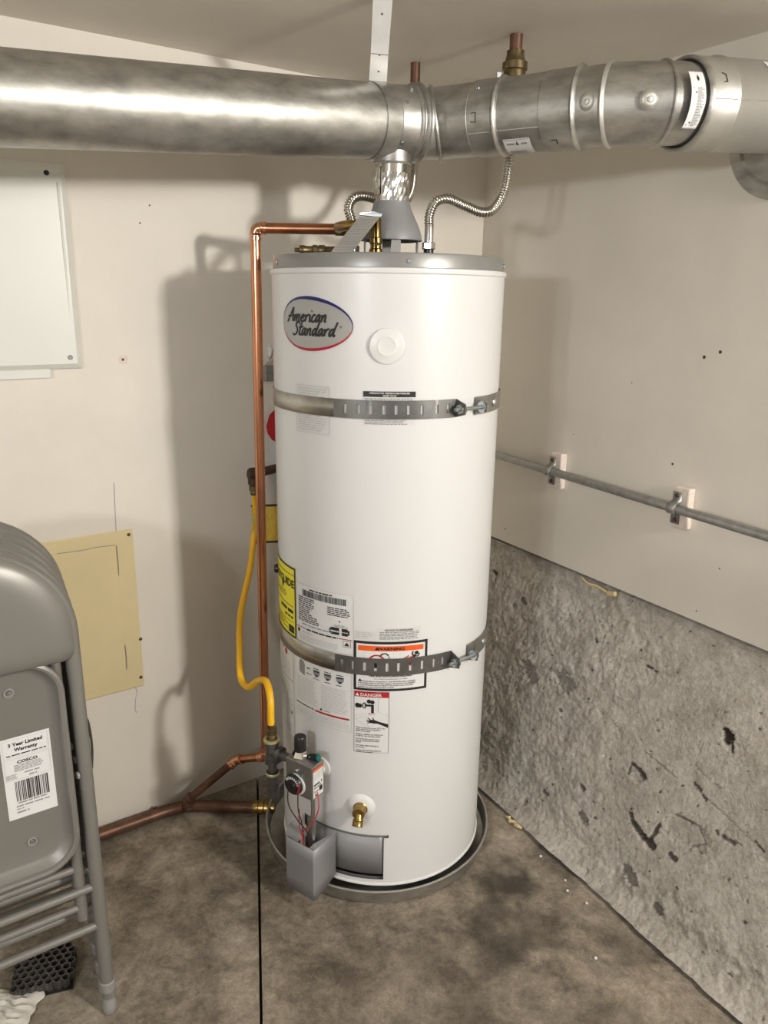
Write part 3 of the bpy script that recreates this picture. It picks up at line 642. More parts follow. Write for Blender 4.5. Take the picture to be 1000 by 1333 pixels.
m_ = MB(); m_.tube([VF(.010, .300, .403), VF(.030, .300, .408)], [.008, .0085], 14); B(m_, 'igniter_button', 'black', gv)
m_ = MB(); m_.tube([VF(.0285, .300, .4075), VF(.0345, .300, .409)], .007, 12); B(m_, 'igniter_cap', 'green', gv)
# dial on the front face
o = VF(-.008, .330, .343); m_ = MB(); m_.lathe([(.0255, 0), (.0255, .002), (.024, .0025), (0, .0025)], o+TV*.001, RV, 36); B(m_, 'dial_ring', 'plastic_white', gv)
m_ = MB(); m_.lathe([(.0245, .002), (.0245, .008), (.022, .011), (.012, .011), (.011, .017), (0, .018)], o-TV*.003, RV, 36); dial = B(m_, 'temperature_dial', 'black', gv)
m_ = MB()
for k in range(9):
    t = R_(20+16*k); c = o-TV*.003+RV*.0108+(TV*math.cos(t)+ZU*math.sin(t))*.0185; e1 = TV*math.cos(t)+ZU*math.sin(t); m_.box(c, (.003, .0016, .0006), (e1, e1.cross(RV), RV))
B(m_, 'dial_marks', ['plastic_white'], dial, smooth=False)
m_ = MB()
for k in range(6):
    t = R_(-40+14*k); e1 = TV*math.cos(t)+ZU*math.sin(t); m_.box(o-TV*.003+RV*.0108+e1*.0205, (.0022, .0020, .0006), (e1, e1.cross(RV), RV))
B(m_, 'dial_red_marks', 'lab_red', dial, smooth=False)
m_ = MB(); m_.lathe([(.005, 0), (.005, .003), (.003, .0045), (0, .0045)], VF(-.005, .330, .378), RV, 16); B(m_, 'screw', 'zinc', gv)
m_ = MB(); m_.lathe([(.003, 0), (.003, .002), (0, .003)], VF(.010, .330, .370), RV, 12); B(m_, 'screw', 'zinc', gv)
# sticker on the right cheek
f = lambda x, y: VF(.0390, .328-x, .320+y)
m_ = MB(); m_.add([f(*q) for q in ((.001, 0), (.036, 0), (.036, .066), (.001, .066))], [(0, 1, 2, 3)]); stk = B(m_, 'cheek_sticker', 'paper', gv, smooth=False)
p = Print(lambda x, y: VF(.0393, .328-x, .320+y), ['lab_orange', 'ink', 'ink_soft']); p.ink('lab_orange').rect(.001, .067, .036, .073); p.ink('ink_soft').frame(.003, .046, .034, .062, .0008).lines(.005, .032, .048, .060, 4, .4); p.ink('ink').rect(.004, .030, .024, .034).ell(.030, .034, .002, .003).lines(.004, .033, .022, .028, 2, .5).lines(.004, .020, .012, .018, 2, .5).rect(.022, .010, .033, .022).ell(.010, .006, .003, .003).done(stk)
# burner tubes, wires
m_ = MB(); m_.tube(round_corners([VF(.030, .318, .318), VF(.030, .316, .25), VF(.020, .310, .15)], .03), .0052, 12); B(m_, 'burner_tube', 'zinc', gv)
m_ = MB(); m_.tube(smooth_path([VF(.020, .305, .316), VF(.022, .312, .26), VF(.008, .312, .20), VF(.005, .305, .15)]), .0035, 10); B(m_, 'pilot_tube', 'zinc', gv)
for (nm, mt, pts) in (('red_wire', 'red', [(.036, .31, .335), (.050, .322, .30), (.040, .330, .262), (.018, .335, .235), (.008, .330, .205), (.006, .32, .17)]), ('red_wire', 'red', [(-.004, .325, .275), (.002, .334, .245), (.010, .334, .215), (.012, .325, .17)]),
                      ('black_wire', 'black', [(-.036, .325, .325), (-.030, .334, .285), (-.006, .336, .258), (.018, .335, .240), (.028, .33, .22)]), ('black_wire', 'black', [(-.002, .332, .318), (.002, .336, .28), (.012, .335, .245), (.010, .328, .18)])):
    m_ = MB(); m_.tube(smooth_path([VF(*q) for q in pts], 6), .0014, 6); B(m_, nm, mt, gv)
# bent burner shield hanging in front of the opening
m_ = MB()
T0, T1, rF, z0, z1 = -.046, .046, .334, .060, .192
prof = [(-.053, .268), (T0-.003, rF-.014), (T0+.004, rF-.003), (T0+.012, rF), (T1-.004, rF+.001), (T1, rF-.003), (T1+.004, .262)]
nz = 4; vs = []
for k in range(nz+1):
    for i, (t, r) in enumerate(prof):
        top = z1+(.012 if i == 0 else (.0 if i < 5 else (.006 if i == 6 else 0))); zb = z0-(.006 if 3 <= i <= 5 else 0)+(.02 if i == 6 else 0)
        vs.append(VF(t, r, zb+(top-zb)*k/nz))
L = len(prof); m_.add(vs, [(k*L+i, k*L+i+1, (k+1)*L+i+1, (k+1)*L+i) for k in range(nz) for i in range(L-1)])
sh = B(m_, 'burner_shield', 'shield', wh, solid=.0014, angle=25)
m_ = MB() # inward top flange with a round notch
nt_ = [VF(T0+.002, rF-.004, z1), VF(-.012, rF-.001, z1-.001)]
fl_ = [(T0, rF-.004, z1), (.004, rF-.001, z1)]+[(.018+.016*math.cos(R_(a)), rF-.012+.012*math.sin(R_(a)), z1+.002) for a in range(160, 381, 20)]
fl_ = [(T0, rF-.004, z1), (-.004, rF-.001, z1), (-.002, rF-.012, z1+.003), (.004, rF-.022, z1+.006), (-.010, rF-.040, z1+.016), (-.040, rF-.046, z1+.022), (-.052, rF-.030, z1+.012)]
m_.add([VF(*q) for q in fl_], [tuple(range(len(fl_)))])
fr_ = [(T1, rF-.002, z1), (.030, rF-.001, z1-.002), (.032, rF-.014, z1+.002), (T1+.003, rF-.058, z1+.008)]
m_.add([VF(*q) for q in fr_], [(0, 1, 2, 3)]); B(m_, 'top_flange', 'shield', sh, solid=.0014, smooth=False)

# ---- gas supply train on the left of the control
TE = V((-.254, -.205, .385))
gt = empty('gas_tee', (TE.x, TE.y, .30), label='grey iron pipe tee with drip leg beside the gas control', cat='pipe fitting')
nip = VF(-.038, .309, .382)
m_ = MB(); m_.tube([TE+ZU*.026, TE-ZU*.026], .0155, 18); m_.tube([TE, TE+(nip-TE)*.45], .0150, 18)
for c, d in ((TE+ZU*.026, ZU), (TE-ZU*.026, -ZU), (TE+(nip-TE)*.45, (nip-TE).normalized())): m_.lathe([(.0155, -.006), (.0185, -.006), (.0185, .002), (.013, .002), (0, 0)], c, d, 18)
B(m_, 'tee_body', 'iron', gt)
m_ = MB(); m_.tube([TE+(nip-TE)*.4, nip+(nip-TE)*.15], .0105, 14); B(m_, 'nipple', 'iron', gt)
m_ = MB(); m_.tube([TE-ZU*.02, TE-ZU*.075], .0105, 14); B(m_, 'drip_leg', 'iron', gt)
m_ = MB(); m_.lathe([(.0, -.086), (.0125, -.088), (.0140, -.066), (.0155, -.062), (.0155, -.056), (.012, -.055)], TE, ZU, 16); m_.lathe([(.012, -.122), (.014, -.118), (.014, -.088), (.0, -.086)], TE, ZU, 16); m_.lathe([(.0, -.122), (.012, -.122)], TE, ZU, 16); B(m_, 'drip_cap', 'iron', gt)
m_ = MB(); m_.lathe([(.0155, -.062), (.0165, -.0605), (.0165, -.0565), (.0155, -.055)], TE, ZU, 16); B(m_, 'sealant', 'brass_pale', gt); m_ = MB(); m_.lathe([(.018, .026), (.0195, .028), (.0190, .032), (.013, .033)], TE, ZU, 16); B(m_, 'sealant', 'brass_pale', gt)
# wall gas stub
GS = V((-.335, .135, .965))
gs = empty('gas_stub', LW(.70, .96), label='dark iron gas stub with elbow sticking out behind the copper pipe', cat='gas pipe')
m_ = MB(); m_.tube(round_corners([V((-.235, .343, .990)), V((-.262, .170, .978)), GS, GS-ZU*.03], .02, 5), .0115, 14); B(m_, 'pipe', 'iron_old', gs)
m_ = MB(); m_.lathe([(.016, -.008), (.016, .010)], GS, (GS-V((-.262, .170, .978))).normalized(), 16); m_.lathe([(0, .014), (.010, .012), (.016, .006), (.0165, -.004), (.014, -.012)], GS+V((-.004, 0, 0)), (-1, -.3, .1), 16); m_.lathe([(.012, -.006), (.0155, -.010), (.0155, -.026), (.011, -.028)], GS, ZU, 16); B(m_, 'elbow', 'iron_old', gs)
# yellow flexible connector
hp = [GS-ZU*.045, V((-.3385, .165, .85)), V((-.346, .155, .775)), V((-.350, .12, .715)), V((-.368, .06, .611)), V((-.362, .0, .532)), V((-.352, -.045, .487)), V((-.330, -.072, .476)), V((-.300, -.10, .508)), V((-.272, -.150, .533)), V((-.256, -.195, .515)), V((-.2545, -.205, .47)), V((-.254, -.205, .445))]
yc = empty('gas_connector', hp[-1], label='yellow coated flexible gas hose hanging in a loop beside the copper pipe', cat='gas hose')
m_ = MB(); m_.tube(smooth_path(hp, 8), .0082, 14); B(m_, 'hose', 'yellow', yc)
for c, d in ((hp[-1], -ZU), (hp[0], ZU)):
    m_ = MB(); m_.lathe([(.0, -.010), (.0095, -.010), (.0105, -.004), (.0095, .0), (.0130, .002), (.0130, .014), (.0100, .016), (.0115, .020), (.0115, .026), (0, .026)], c, d, 6 if 0 else 14); B(m_, 'flare_nut', 'brass_old', yc)
tg = empty('hose_tag', (-.33, .165, .78), label='wide yellow tag with black edge lines wrapped on the gas hose', cat='tag')
F2 = lambda x, z: V((-.3465, .155, z))+V((.93, .18, 0)).normalized()*x
m_ = MB(); m_.add([F2(0, .775), F2(.100, .775), F2(.100, .875), F2(0, .875)], [(0, 1, 2, 3)]); B(m_, 'tag_sheet', 'tag_yellow', tg, solid=.0012, smooth=False)
for z in (.772, .872):
    m_ = MB(); m_.add([F2(-.001, z)-V((0, .0011, 0)), F2(.1005, z)-V((0, .0011, 0)), F2(.1005, z+.006)-V((0, .0011, 0)), F2(-.001, z+.006)-V((0, .0011, 0))], [(0, 1, 2, 3)]); B(m_, 'tag_border', 'ink', tg, smooth=False)
# hanging red and white tag, strap anchor behind the tank
ht = empty('hang_tag', (-.318, .21, .88), label='red and white paper tag hanging between tank and wall', cat='tag')
F3 = lambda x, z: LW(.735-x, z, .012)
m_ = MB(); m_.add([F3(x, z) for x, z in ((0, .87), (.05, .87), (.05, 1.10), (0, 1.10))], [(0, 1, 2, 3)]); B(m_, 'tag_paper', 'paper', ht, solid=.0008, smooth=False)
m_ = MB(); m_.add([F3(-.012+x, 1.045+z)+VV*.002 for x, z in ((0, .02), (.004, 0), (.016, -.018), (.035, -.028), (.06, -.03), (.06, .08), (.03, .066), (.01, .05))], [tuple(range(8))]); B(m_, 'tag_red', 'red', ht, solid=.0008, smooth=False)
an = empty('strap_anchor', LW(.735, 1.18), label='small grey steel strap anchor on the wall behind the tank', cat='bracket')
m_ = MB(); m_.prism([LW(.748, 1.185, 0), LW(.70, 1.185, 0), LW(.70, 1.225, 0), LW(.748, 1.225, 0)], VV*.02); B(m_, 'anchor_plate', 'conduit', an, smooth=False, bevel=.002)
m_ = MB(); m_.tube(smooth_path([LW(.742, 1.225, .012), LW(.738, 1.24, .02), LW(.728, 1.25, .02), LW(.72, 1.27, .015)]), .0025, 6); B(m_, 'anchor_wire', 'steel_hose', an)
m_ = MB(); m_.prism([LW(.728, 1.250, 0), LW(.70, 1.250, 0), LW(.70, 1.275, 0), LW(.728, 1.275, 0)], VV*.014); B(m_, 'anchor_sleeve', 'plastic_white', an, smooth=False)
m_ = MB(); m_.lathe([(0, .012), (.009, .010), (.011, .004), (.011, -.004)], CY(-84, .770), rad(-84), 16); B(m_, 'side_plug', 'black', wh)

# ---------------------------------------------------------------- seismic straps
def seismic(name, zc, hz, slots, gap0, gap1, label, tilt=0.):
    e = empty(name, CY(0, zc-hz, RT+.002), label=label, cat='strap', group='seismic straps round the tank')
    zt = lambda t: tilt*max(0, t-20)/60
    def band(t0, t1, r, sl=()):
        m_ = MB(); edges = set([t0, t1]); t = t0
        while t < t1: edges.add(round(t, 3)); t += 1.5
        for s in sl: edges.add(s-.7); edges.add(s+.7)
        ed = sorted(x for x in edges if t0 <= x <= t1)
        for a, b in zip(ed[:-1], ed[1:]):
            mid = (a+b)/2; cut = any(abs(mid-s) < .7 for s in sl)
            for (lo, hi) in (((-hz, -hz*.5), (hz*.48, hz)) if cut else ((-hz, hz),)):
                m_.add([CY(a, zc+lo+zt(a), r), CY(b, zc+lo+zt(b), r), CY(b, zc+hi+zt(b), r), CY(a, zc+hi+zt(a), r)], [(0, 1, 2, 3)])
        return m_
    B(band(-140, -20, RT+.0022), 'band', 'strap_steel', e, solid=.0014, weld=True)
    sb = B(band(-24, gap0, RT+.0034, slots), 'slotted_band', 'strap_dark', e, solid=.0010, weld=True, smooth=False)
    B(band(gap1, 140, RT+.0030, (gap1+7,)), 'tail_band', 'strap_steel', e, solid=.0014, weld=True, smooth=False)
    # bent ears, bolt, nuts
    for g, nm in ((gap0, 'ear'), (gap1, 'ear')):
        m_ = MB(); w = hz if g == gap0 else hz*.85
        m_.add([CY(g, zc-w+zt(g), RT+.003), CY(g, zc+w+zt(g), RT+.003), CY(g, zc+w*.55+zt(g), RT+.033), CY(g, zc-w*.55+zt(g), RT+.033)], [(0, 1, 2, 3)]); B(m_, nm, 'strap_dark', e, solid=.002, smooth=False)
    a = CY(gap0, zc+zt(gap0), RT+.022); b = CY(gap1, zc+zt(gap1), RT+.022); d = (b-a).normalized()
    m_ = MB(); m_.tube([a-d*.020, b+d*.012], .0042, 10); bolt = B(m_, 'bolt', 'zinc', e)
    for c, s in ((a, -1), (b, 1)):
        m_ = MB(); m_.lathe([(0, .001), (.0092, .001), (.0096, .002), (.0096, .0085), (.0086, .0095), (0, .0095)], c, d*s, 6); B(m_, 'nut', 'zinc', bolt, smooth=False)
        m_ = MB(); m_.lathe([(0, -.003), (.0115, -.003), (.0115, -.001), (0, -.001)], c, d*s, 16); B(m_, 'washer', 'zinc', bolt)
    m_ = MB(); m_.lathe([(0, .006), (.006, .005), (.0095, .001), (.0095, 0)], CY(gap1+18, zc+zt(gap1+18), RT+.004), rad(gap1+18), 16); B(m_, 'rivet', 'galv', e)
seismic('seismic_strap', 1.188, .0185, (-18.5, -12.3, -6.8, -.9, 4.5, 10., 16.1, 23.2, 29.), 33.5, 45.5, 'galvanized earthquake strap around the tank just under its badge')
seismic('seismic_strap', .629, .0205, (-20.2, -14.5, -8.7, -3.4, 2.2, 7.8, 13.6, 19.6, 26., 31.), 36., 48., 'galvanized earthquake strap across the orange warning label', tilt=-.008)

# ---------------------------------------------------------------- draft hood, connector, relief valve on top
HC = V((.006, 0, 0)); TOP = ZT+.0285
dh = empty('draft_hood', (HC.x, 0, TOP), label='grey bell-shaped draft hood on short legs atop the tank', cat='draft hood')
m_ = MB(); m_.lathe([(.067, 1.521), (.0660, 1.530), (.0625, 1.542), (.056, 1.557), (.0485, 1.572), (.0425, 1.585), (.0400, 1.594), (.0385, 1.600)], HC, n=48); m_.lathe([(.064, 1.520), (.050, 1.555), (.036, 1.582)], HC, n=48); m_.lathe([(.064, 1.520), (.066, 1.520)], HC, n=48); B(m_, 'hood', 'shield', dh)
for t in (10, 100, 190, 280):
    m_ = MB(); d = rad(t); m_.box(HC+d*.058+ZU*(1.504), (.010, .001, .020), (tan_(t), d, ZU)); B(m_, 'leg', 'cap_grey', dh, smooth=False)
m_ = MB(); m_.lathe([(0, TOP-.002), (.052, TOP-.002), (.052, TOP+.004), (.048, TOP+.006), (.048, TOP-.002)], HC, n=40); B(m_, 'flue_opening', 'black', dh)
vc = empty('vent_connector', (HC.x, 0, 1.58), label='short shiny vertical flue pipe between draft hood and duct', cat='flue pipe')
m_ = MB(); m_.lathe([(.0375, 1.578), (.0375, 1.60), (.0370, 1.70)], HC, n=40); B(m_, 'pipe', 'chrome', vc)
m_ = MB(); 
for (t0, t1, zz0, zz1) in ((-95, -40, 1.612, 1.668), (-30, 75, 1.60, 1.655)):
    k = 14; vs = []
    for j in range(7):
        for i in range(k+1):
            t = t0+(t1-t0)*i/k; z = zz0+(zz1-zz0)*j/6+.003*noise.noise(V((t*.2, j, 0))); rr = .0385+.004*abs(noise.noise(V((t*.12, j*.9, 2))))
            vs.append(HC+rad(t)*rr+ZU*z)
    m_.add(vs, [(j*(k+1)+i, j*(k+1)+i+1, (j+1)*(k+1)+i+1, (j+1)*(k+1)+i) for j in range(6) for i in range(k)])
B(m_, 'foil_tape', 'foil', vc, smooth=False)
m_ = MB(); m_.lathe([(.0378, 1.672), (.040, 1.675), (.0378, 1.678)], HC, n=32); B(m_, 'bead', 'galv_light', vc)
# relief valve
TP = V((-.026, -.090, 0))
tv = empty('relief_valve', (TP.x, TP.y, TOP-.002), label='brass relief valve with lever on top of the tank', cat='relief valve')
m_ = MB(); m_.lathe([(0, TOP-.002), (.014, TOP-.002), (.014, TOP+.012), (.0115, TOP+.014), (.0115, TOP+.022), (.0135, TOP+.024), (.0135, TOP+.034), (.0105, TOP+.036), (.0105, TOP+.070), (.008, TOP+.074), (0, TOP+.074)], TP, n=20); B(m_, 'body', 'brass', tv)
oq = V((-.108, .045, 1.547)); m_.tube(round_corners([TP+ZU*1.545, V((-.080, -.078, 1.546)), V((-.110, -.01, 1.547)), oq], .02, 5), .0105, 14); m_.lathe([(.0120, -.03), (.0140, -.028), (.0140, -.004), (.013, 0)], oq+V((-.012, 0, 0)), (-1, 0, 0), 16); B(m_, 'outlet', 'brass', tv)
m_ = MB(); m_.lathe([(.0, .010), (.004, .010), (.004, 0)], TP+ZU*(TOP+.022)+rad(10)*.0135-rad(10)*.008, rad(10), 12); B(m_, 'plug', 'black', tv)
m_ = MB(); m_.prism([V((-.060, -.090, TOP+.078)), V((-.016, -.096, TOP+.074)), V((-.012, -.096, TOP+.081)), V((-.030, -.093, TOP+.0865)), V((-.060, -.090, TOP+.084))], V((0, .010, 0))); B(m_, 'lever', 'zinc', tv, smooth=False, bevel=.001)
rg = empty('relief_valve_tag', (-.08, -.13, TOP), label='silver printed metal tag leaning from the brass valve lever', cat='tag')
q = [V((-.060, -.100, 1.560)), V((-.017, -.100, 1.561)), V((-.074, -.140, 1.4875)), V((-.1165, -.140, 1.4875))]
q = [q[0], q[1], q[2], q[3]]
nrm = (q[1]-q[0]).cross(q[3]-q[0]).normalized(); nrm = nrm if nrm.y < 0 else -nrm
m_ = MB(); m_.add(q, [(0, 1, 2, 3)]); B(m_, 'tag_plate', 'galv_light', rg, solid=.0008, smooth=False)
fx = lambda x, y: q[3]+(q[2]-q[3])*x+(q[0]-q[3])*y+nrm*.0008
p = Print(fx, ['ink_grey'])
for (y0, y1, n_) in ((.06, .14, 2), (.20, .42, 6), (.47, .66, 5), (.70, .93, 6)):
    for i in range(n_):
        y = y0+(y1-y0)*(i+.5)/n_; x = .08
        while x < .9: w_ = random.uniform(.05, .2); p.rect(x, y, min(.92, x+w_), y+.018); x += w_+.03
for y in (.17, .445, .68): p.rect(.05, y, .95, y+.008)
p.done(rg)
# small brass fittings lying on the cap (old drain bits)
lf = empty('brass_fitting', (-.150, -.10, TOP), label='dark brass threaded fitting lying on top of the tank', cat='pipe fitting')
m_ = MB(); c0 = V((-.183, -.105, TOP+.0085)); c1 = V((-.085, -.090, TOP+.0085)); d = (c1-c0).normalized()
m_.lathe([(0, -.010), (.004, -.010), (.004, 0), (.0085, 0), (.0095, .003), (.0095, .010), (.008, .012), (.008, .026), (.0105, .028), (.0105, .036), (.0085, .038), (.0105, .041), (.0105, .052), (.008, .054), (.0085, .085), (0, .085)], c0, d, 14); B(m_, 'fitting_body', 'brass_old', lf)

# ---------------------------------------------------------------- flexible water connectors
def corrugated(pts, r, name, e, pitch=.0058):
    P = smooth_path(pts, 24); ln = [0]
    for a, b in zip(P[:-1], P[1:]): ln.append(ln[-1]+(b-a).length)
    out = []; rs = []; tot = ln[-1]; N = int(tot/(pitch/4)); j = 0
    for i in range(N+1):
        s = tot*i/N
        while j < len(ln)-2 and ln[j+1] < s: j += 1
        t = (s-ln[j])/max(1e-9, ln[j+1]-ln[j]); out.append(P[j].lerp(P[j+1], min(1, t))); rs.append(r*(1+.15*math.cos(2*PI*s/pitch)))
    m_ = MB(); m_.tube(out, rs, 14); return B(m_, name, 'steel_hose', e, angle=180)
def union(c, d, e, L=.03, r=.0105):
    m_ = MB(); m_.lathe([(0, -.004), (r*.95, -.004), (r*.95, L*.8), (r*.8, L), (0, L)], c, d, 18); B(m_, 'sleeve', 'chrome', e)
    m_ = MB(); m_.lathe([(0, -.016), (r*1.35, -.016), (r*1.45, -.014), (r*1.45, -.003), (r*1.3, -.001), (0, -.001)], c, d, 6); B(m_, 'nut', 'chrome', e, smooth=False, bevel=.001)
HV = V((.262, .045, 0)); NR = V((.088, .0, 0))
hr = empty('water_connector', (NR.x, NR.y, TOP), label='corrugated steel water hose curving from the tank to the brass valve', cat='water hose', group='corrugated water hoses')
pts = [NR+ZU*1.553, NR+ZU*1.575, NR+V((.012, -.002, 1.600)), NR+V((.038, -.002, 1.6075)), NR+V((.078, .004, 1.594)), NR+V((.115, .012, 1.583)), NR+V((.142, .022, 1.592)), NR+V((.163, .034, 1.630)), NR+V((.171, .043, 1.69)), HV+ZU*1.76, HV+ZU*1.825]
corrugated(pts, .0098, 'hose', hr)
union(NR+ZU*1.520, ZU, hr, .038); union(HV+ZU*1.828, -ZU, hr, .02)
m_ = MB(); m_.lathe([(0, TOP-.002), (.011, TOP-.002), (.011, 1.516), (0, 1.516)], NR, n=16); B(m_, 'nipple', 'black', hr)
CV = V((.058, .256, 0)); NLf = V((-.078, .015, 0))
hl = empty('water_connector', (NLf.x, NLf.y, TOP), label='corrugated steel water hose looping behind the shiny flue pipe', cat='water hose', group='corrugated water hoses')
pts = [NLf+ZU*1.540, NLf+V((-.004, 0, 1.565)), NLf+V((-.010, .004, 1.590)), NLf+V((.004, .012, 1.612)), NLf+V((.035, .03, 1.615)), V((.0, .085, 1.606)), V((.035, .125, 1.615)), V((.052, .16, 1.65)), V((.056, .21, 1.71)), CV+ZU*1.77, CV+ZU*1.84]
corrugated(pts, .0098, 'hose', hl); union(NLf+ZU*1.512, ZU, hl, .03); union(CV+ZU*1.842, -ZU, hl, .02)
# ceiling stubs and shutoff valves
sv = empty('shutoff_valve', (HV.x, HV.y, 1.825), label='old brass shutoff valve on a copper stub from the ceiling', cat='shutoff valve')
m_ = MB(); m_.lathe([(0, 1.824), (.0150, 1.824), (.0165, 1.828), (.0225, 1.832), (.0240, 1.848), (.0230, 1.866), (.0265, 1.868), (.0265, 1.882), (.0215, 1.884), (.0185, 1.896), (.0185, 1.904), (.014, 1.906)], HV, n=20); B(m_, 'body', 'brass_old', sv)
m_ = MB(); m_.tube([HV+V((0, 0, 1.880)), HV+V((0, 0, ZC+.002))], .0135, 16); B(m_, 'copper_stub', 'copper_old', sv)
m_ = MB(); m_.tube([HV+V((-.012, -.004, 1.852)), HV+V((-.034, -.012, 1.852))], .006, 12); B(m_, 'stem', 'brass_old', sv)
m_ = MB(); m_.prism([HV+V((-.031, -.012, 1.860)), HV+V((-.042, -.016, 1.860)), HV+V((-.040, -.016, 1.826)), HV+V((-.031, -.012, 1.826))], V((.002, -.006, 0))); m_.lathe([(0, .004), (.007, .004), (.007, 0), (0, 0)], HV+V((-.034, -.012, 1.852)), (-1, -.35, 0), 6); B(m_, 'handle', 'zinc', sv, smooth=False, bevel=.0008)
cs = empty('copper_stub', (CV.x, CV.y, 1.84), label='short copper stub dropping from the ceiling behind the duct', cat='water pipe')
m_ = MB(); m_.tube([CV+ZU*1.852, CV+ZU*(ZC+.002)], .0115, 14); B(m_, 'pipe', 'copper_old', cs)
m_ = MB(); m_.lathe([(0, 1.840), (.0145, 1.840), (.0145, 1.862), (.012, 1.866)], CV, n=16); B(m_, 'coupling', 'brass_old', cs)

# ---------------------------------------------------------------- copper discharge pipe
CT = V((-.297, .045, 1.547)); CB = V((-.312, .045, .205))
cp = empty('copper_discharge_pipe', CB, label='shiny copper discharge pipe running down the left side of the tank', cat='copper pipe')
m_ = MB(); m_.tube([CT+V((.022, 0, 0)), V((-.112, .045, 1.547))], .0118, 18); B(m_, 'horizontal_pipe', 'copper', cp)
dn = (CB-CT).normalized()
m_ = MB(); m_.tube([CT+dn*.02, CB-dn*.018], .0118, 18); B(m_, 'vertical_pipe', 'copper', cp)
def elbow(a, c, b, e, mt='copper_new', r=.0128, L=.024, k=.02, name='elbow'):
    a, b, c = V(a), V(b), V(c); d1 = (a-c).normalized(); d2 = (b-c).normalized(); m_ = MB()
    pth = round_corners([c+d1*L, c, c+d2*L], k, 8); m_.tube(pth, r, 16)
    for d in (d1, d2): m_.lathe([(r, -.005), (r*1.12, -.004), (r*1.12, .001), (r*.9, .002), (r*.85, 0)], c+d*L, d, 18); m_.lathe([(r, -.003), (r*1.1, 0), (r, .003)], c+d*(L*.55), d, 18)
    return B(m_, name, mt, e)
elbow(CT+V((1, 0, 0)), CT, CB, cp)
EW = LW(.905, .150, .095)
EM = CB+(EW-CB)*.75+ZU*.005
elbow(CT, CB, EW, cp, r=.0130)
m_ = MB(); m_.tube([CB+(EW-CB)*.1, EW-(EW-CB)*.08], .0112, 16); B(m_, 'stub_pipe', 'copper', cp)
EL = LW(1.043, .040, .050)
elbow(CB, EW, EL, cp, r=.0132)
m_ = MB(); m_.tube([EW+(EL-EW)*.10, EL-(EL-EW)*.06], .0112, 16); B(m_, 'sloping_pipe', 'copper_old', cp)
elbow(EW, EL, EL+V((.012, -.010, -.035)), cp, 'copper_old', r=.0132, L=.022)
# pan drain line along the wall foot
DA, DB_, DC_ = LW(1.90, .020, .026), LW(1.045, .020, .034), V((-.345, .070, .026))
dl = empty('pan_drain_pipe', DB_, label='old brown copper drain pipe lying along the foot of the wall', cat='drain pipe')
m_ = MB(); m_.tube(round_corners([DA, DB_, DC_], .05, 8), .0165, 18); B(m_, 'pipe', 'copper_old', dl)
m_ = MB(); d = (DC_-DB_).normalized(); m_.lathe([(0, -.010), (.0175, -.010), (.0185, -.006), (.0185, .004), (.0165, .005), (.0195, .007), (.0195, .020), (.0170, .021), (.0190, .023), (.0190, .032), (.015, .033), (.014, .05), (0, .05)], DC_, d, 20); B(m_, 'brass_adapter', 'brass', dl)
m_ = MB(); m_.lathe([(.0165, -.002), (.0185, -.001), (.0185, .003), (.0165, .004)], LW(1.12, .020, .026), U, 20); B(m_, 'solder_joint', 'copper_old', dl)
# ---------------------------------------------------------------- vent ducts
A = V((0.0, 0.0, 1.7555)); D = V((.812, .578, .079)).normalized(); RD = .0708
class Ax:
    def __init__(s, p, d):
        s.p = V(p); s.d = V(d).normalized(); s.u = (ZU-s.d*s.d.z).normalized(); s.f = s.d.cross(s.u); s.f = s.f if s.f.y < 0 else -s.f
    def at(s, t, phi, r): return s.p+s.d*t+(s.f*math.cos(R_(phi))+s.u*math.sin(R_(phi)))*r
    def lathe(s, mb, prof, n=56): return mb.lathe(prof, s.p, s.d, n)
def bead(ax, t, r, h=.0035, w=.004): return lambda mb: ax.lathe(mb, [(r, t-w), (r+h*.7, t-w*.55), (r+h, t), (r+h*.7, t+w*.55), (r, t+w)])
def screw_on(ax, t, phi, r, parent, rr=.004, mt='zinc'):
    m_ = MB(); n_ = ax.at(0, phi, 1)-ax.p; disc(m_, ax.at(t, phi, r), n_, rr, .003); return B(m_, 'screw', mt, parent)
def mark_on(ax, t, phi, r, parent, pts, w=.0022):
    p = Print(lambda x, y: ax.at(t+x, phi+math.degrees(y/r), r+.0009), ['ink'])
    for q in pts: p.stroke(q, w, 1)
    return p.done(parent, 'crimp_mark')
def sticker_on(ax, t0, t1, p0, p1, r, parent):
    m_ = MB(); k = 8; m_.add([ax.at(t, p0+(p1-p0)*i/k, r+.0007) for t in (t0, t1) for i in range(k+1)], [(i, i+1, k+2+i, k+1+i) for i in range(k)]); s_ = B(m_, 'pipe_sticker', 'paper', parent)
    h = R_(p1-p0)*r; w = t1-t0; p = Print(lambda x, y: ax.at(t0+x, p0+math.degrees(y/r), r+.0014), ['ink_grey', 'ink', 'ink_soft'])
    return s_, p, w, h
A1 = Ax(A, D); D2 = V((.93, .36, .05)).normalized(); A1b = Ax(A, D2)
lft = empty('vent_duct', A-D*1.0-ZU*RD, label='long plain galvanized duct running from the tank along the left wall', cat='duct')
m_ = MB(); A1.lathe(m_, [(RD-.002, -1.9), (RD, -1.9), (RD, -.022)]); B(m_, 'pipe', 'galv', lft)
tee = empty('vent_tee', A-ZU*RD, label='galvanized duct tee sitting right above the tank flue pipe', cat='duct fitting')
m_ = MB(); A1b.lathe(m_, [(RD+.0003, -.030), (RD+.0006, -.028), (RD+.0004, .040)]); m_.lathe([(.0395, -.079), (.0395, -.045)], A+V((HC.x, 0, 0)), ZU, 32); B(m_, 'tee_body', 'galv', tee)
m_ = MB(); bead(A1b, .046, RD, .0055, .0055)(m_); bead(A1b, .060, RD, .007, .0065)(m_); A1b.lathe(m_, [(RD, .03), (RD, .070)]); B(m_, 'crimped_end', 'galv', tee)
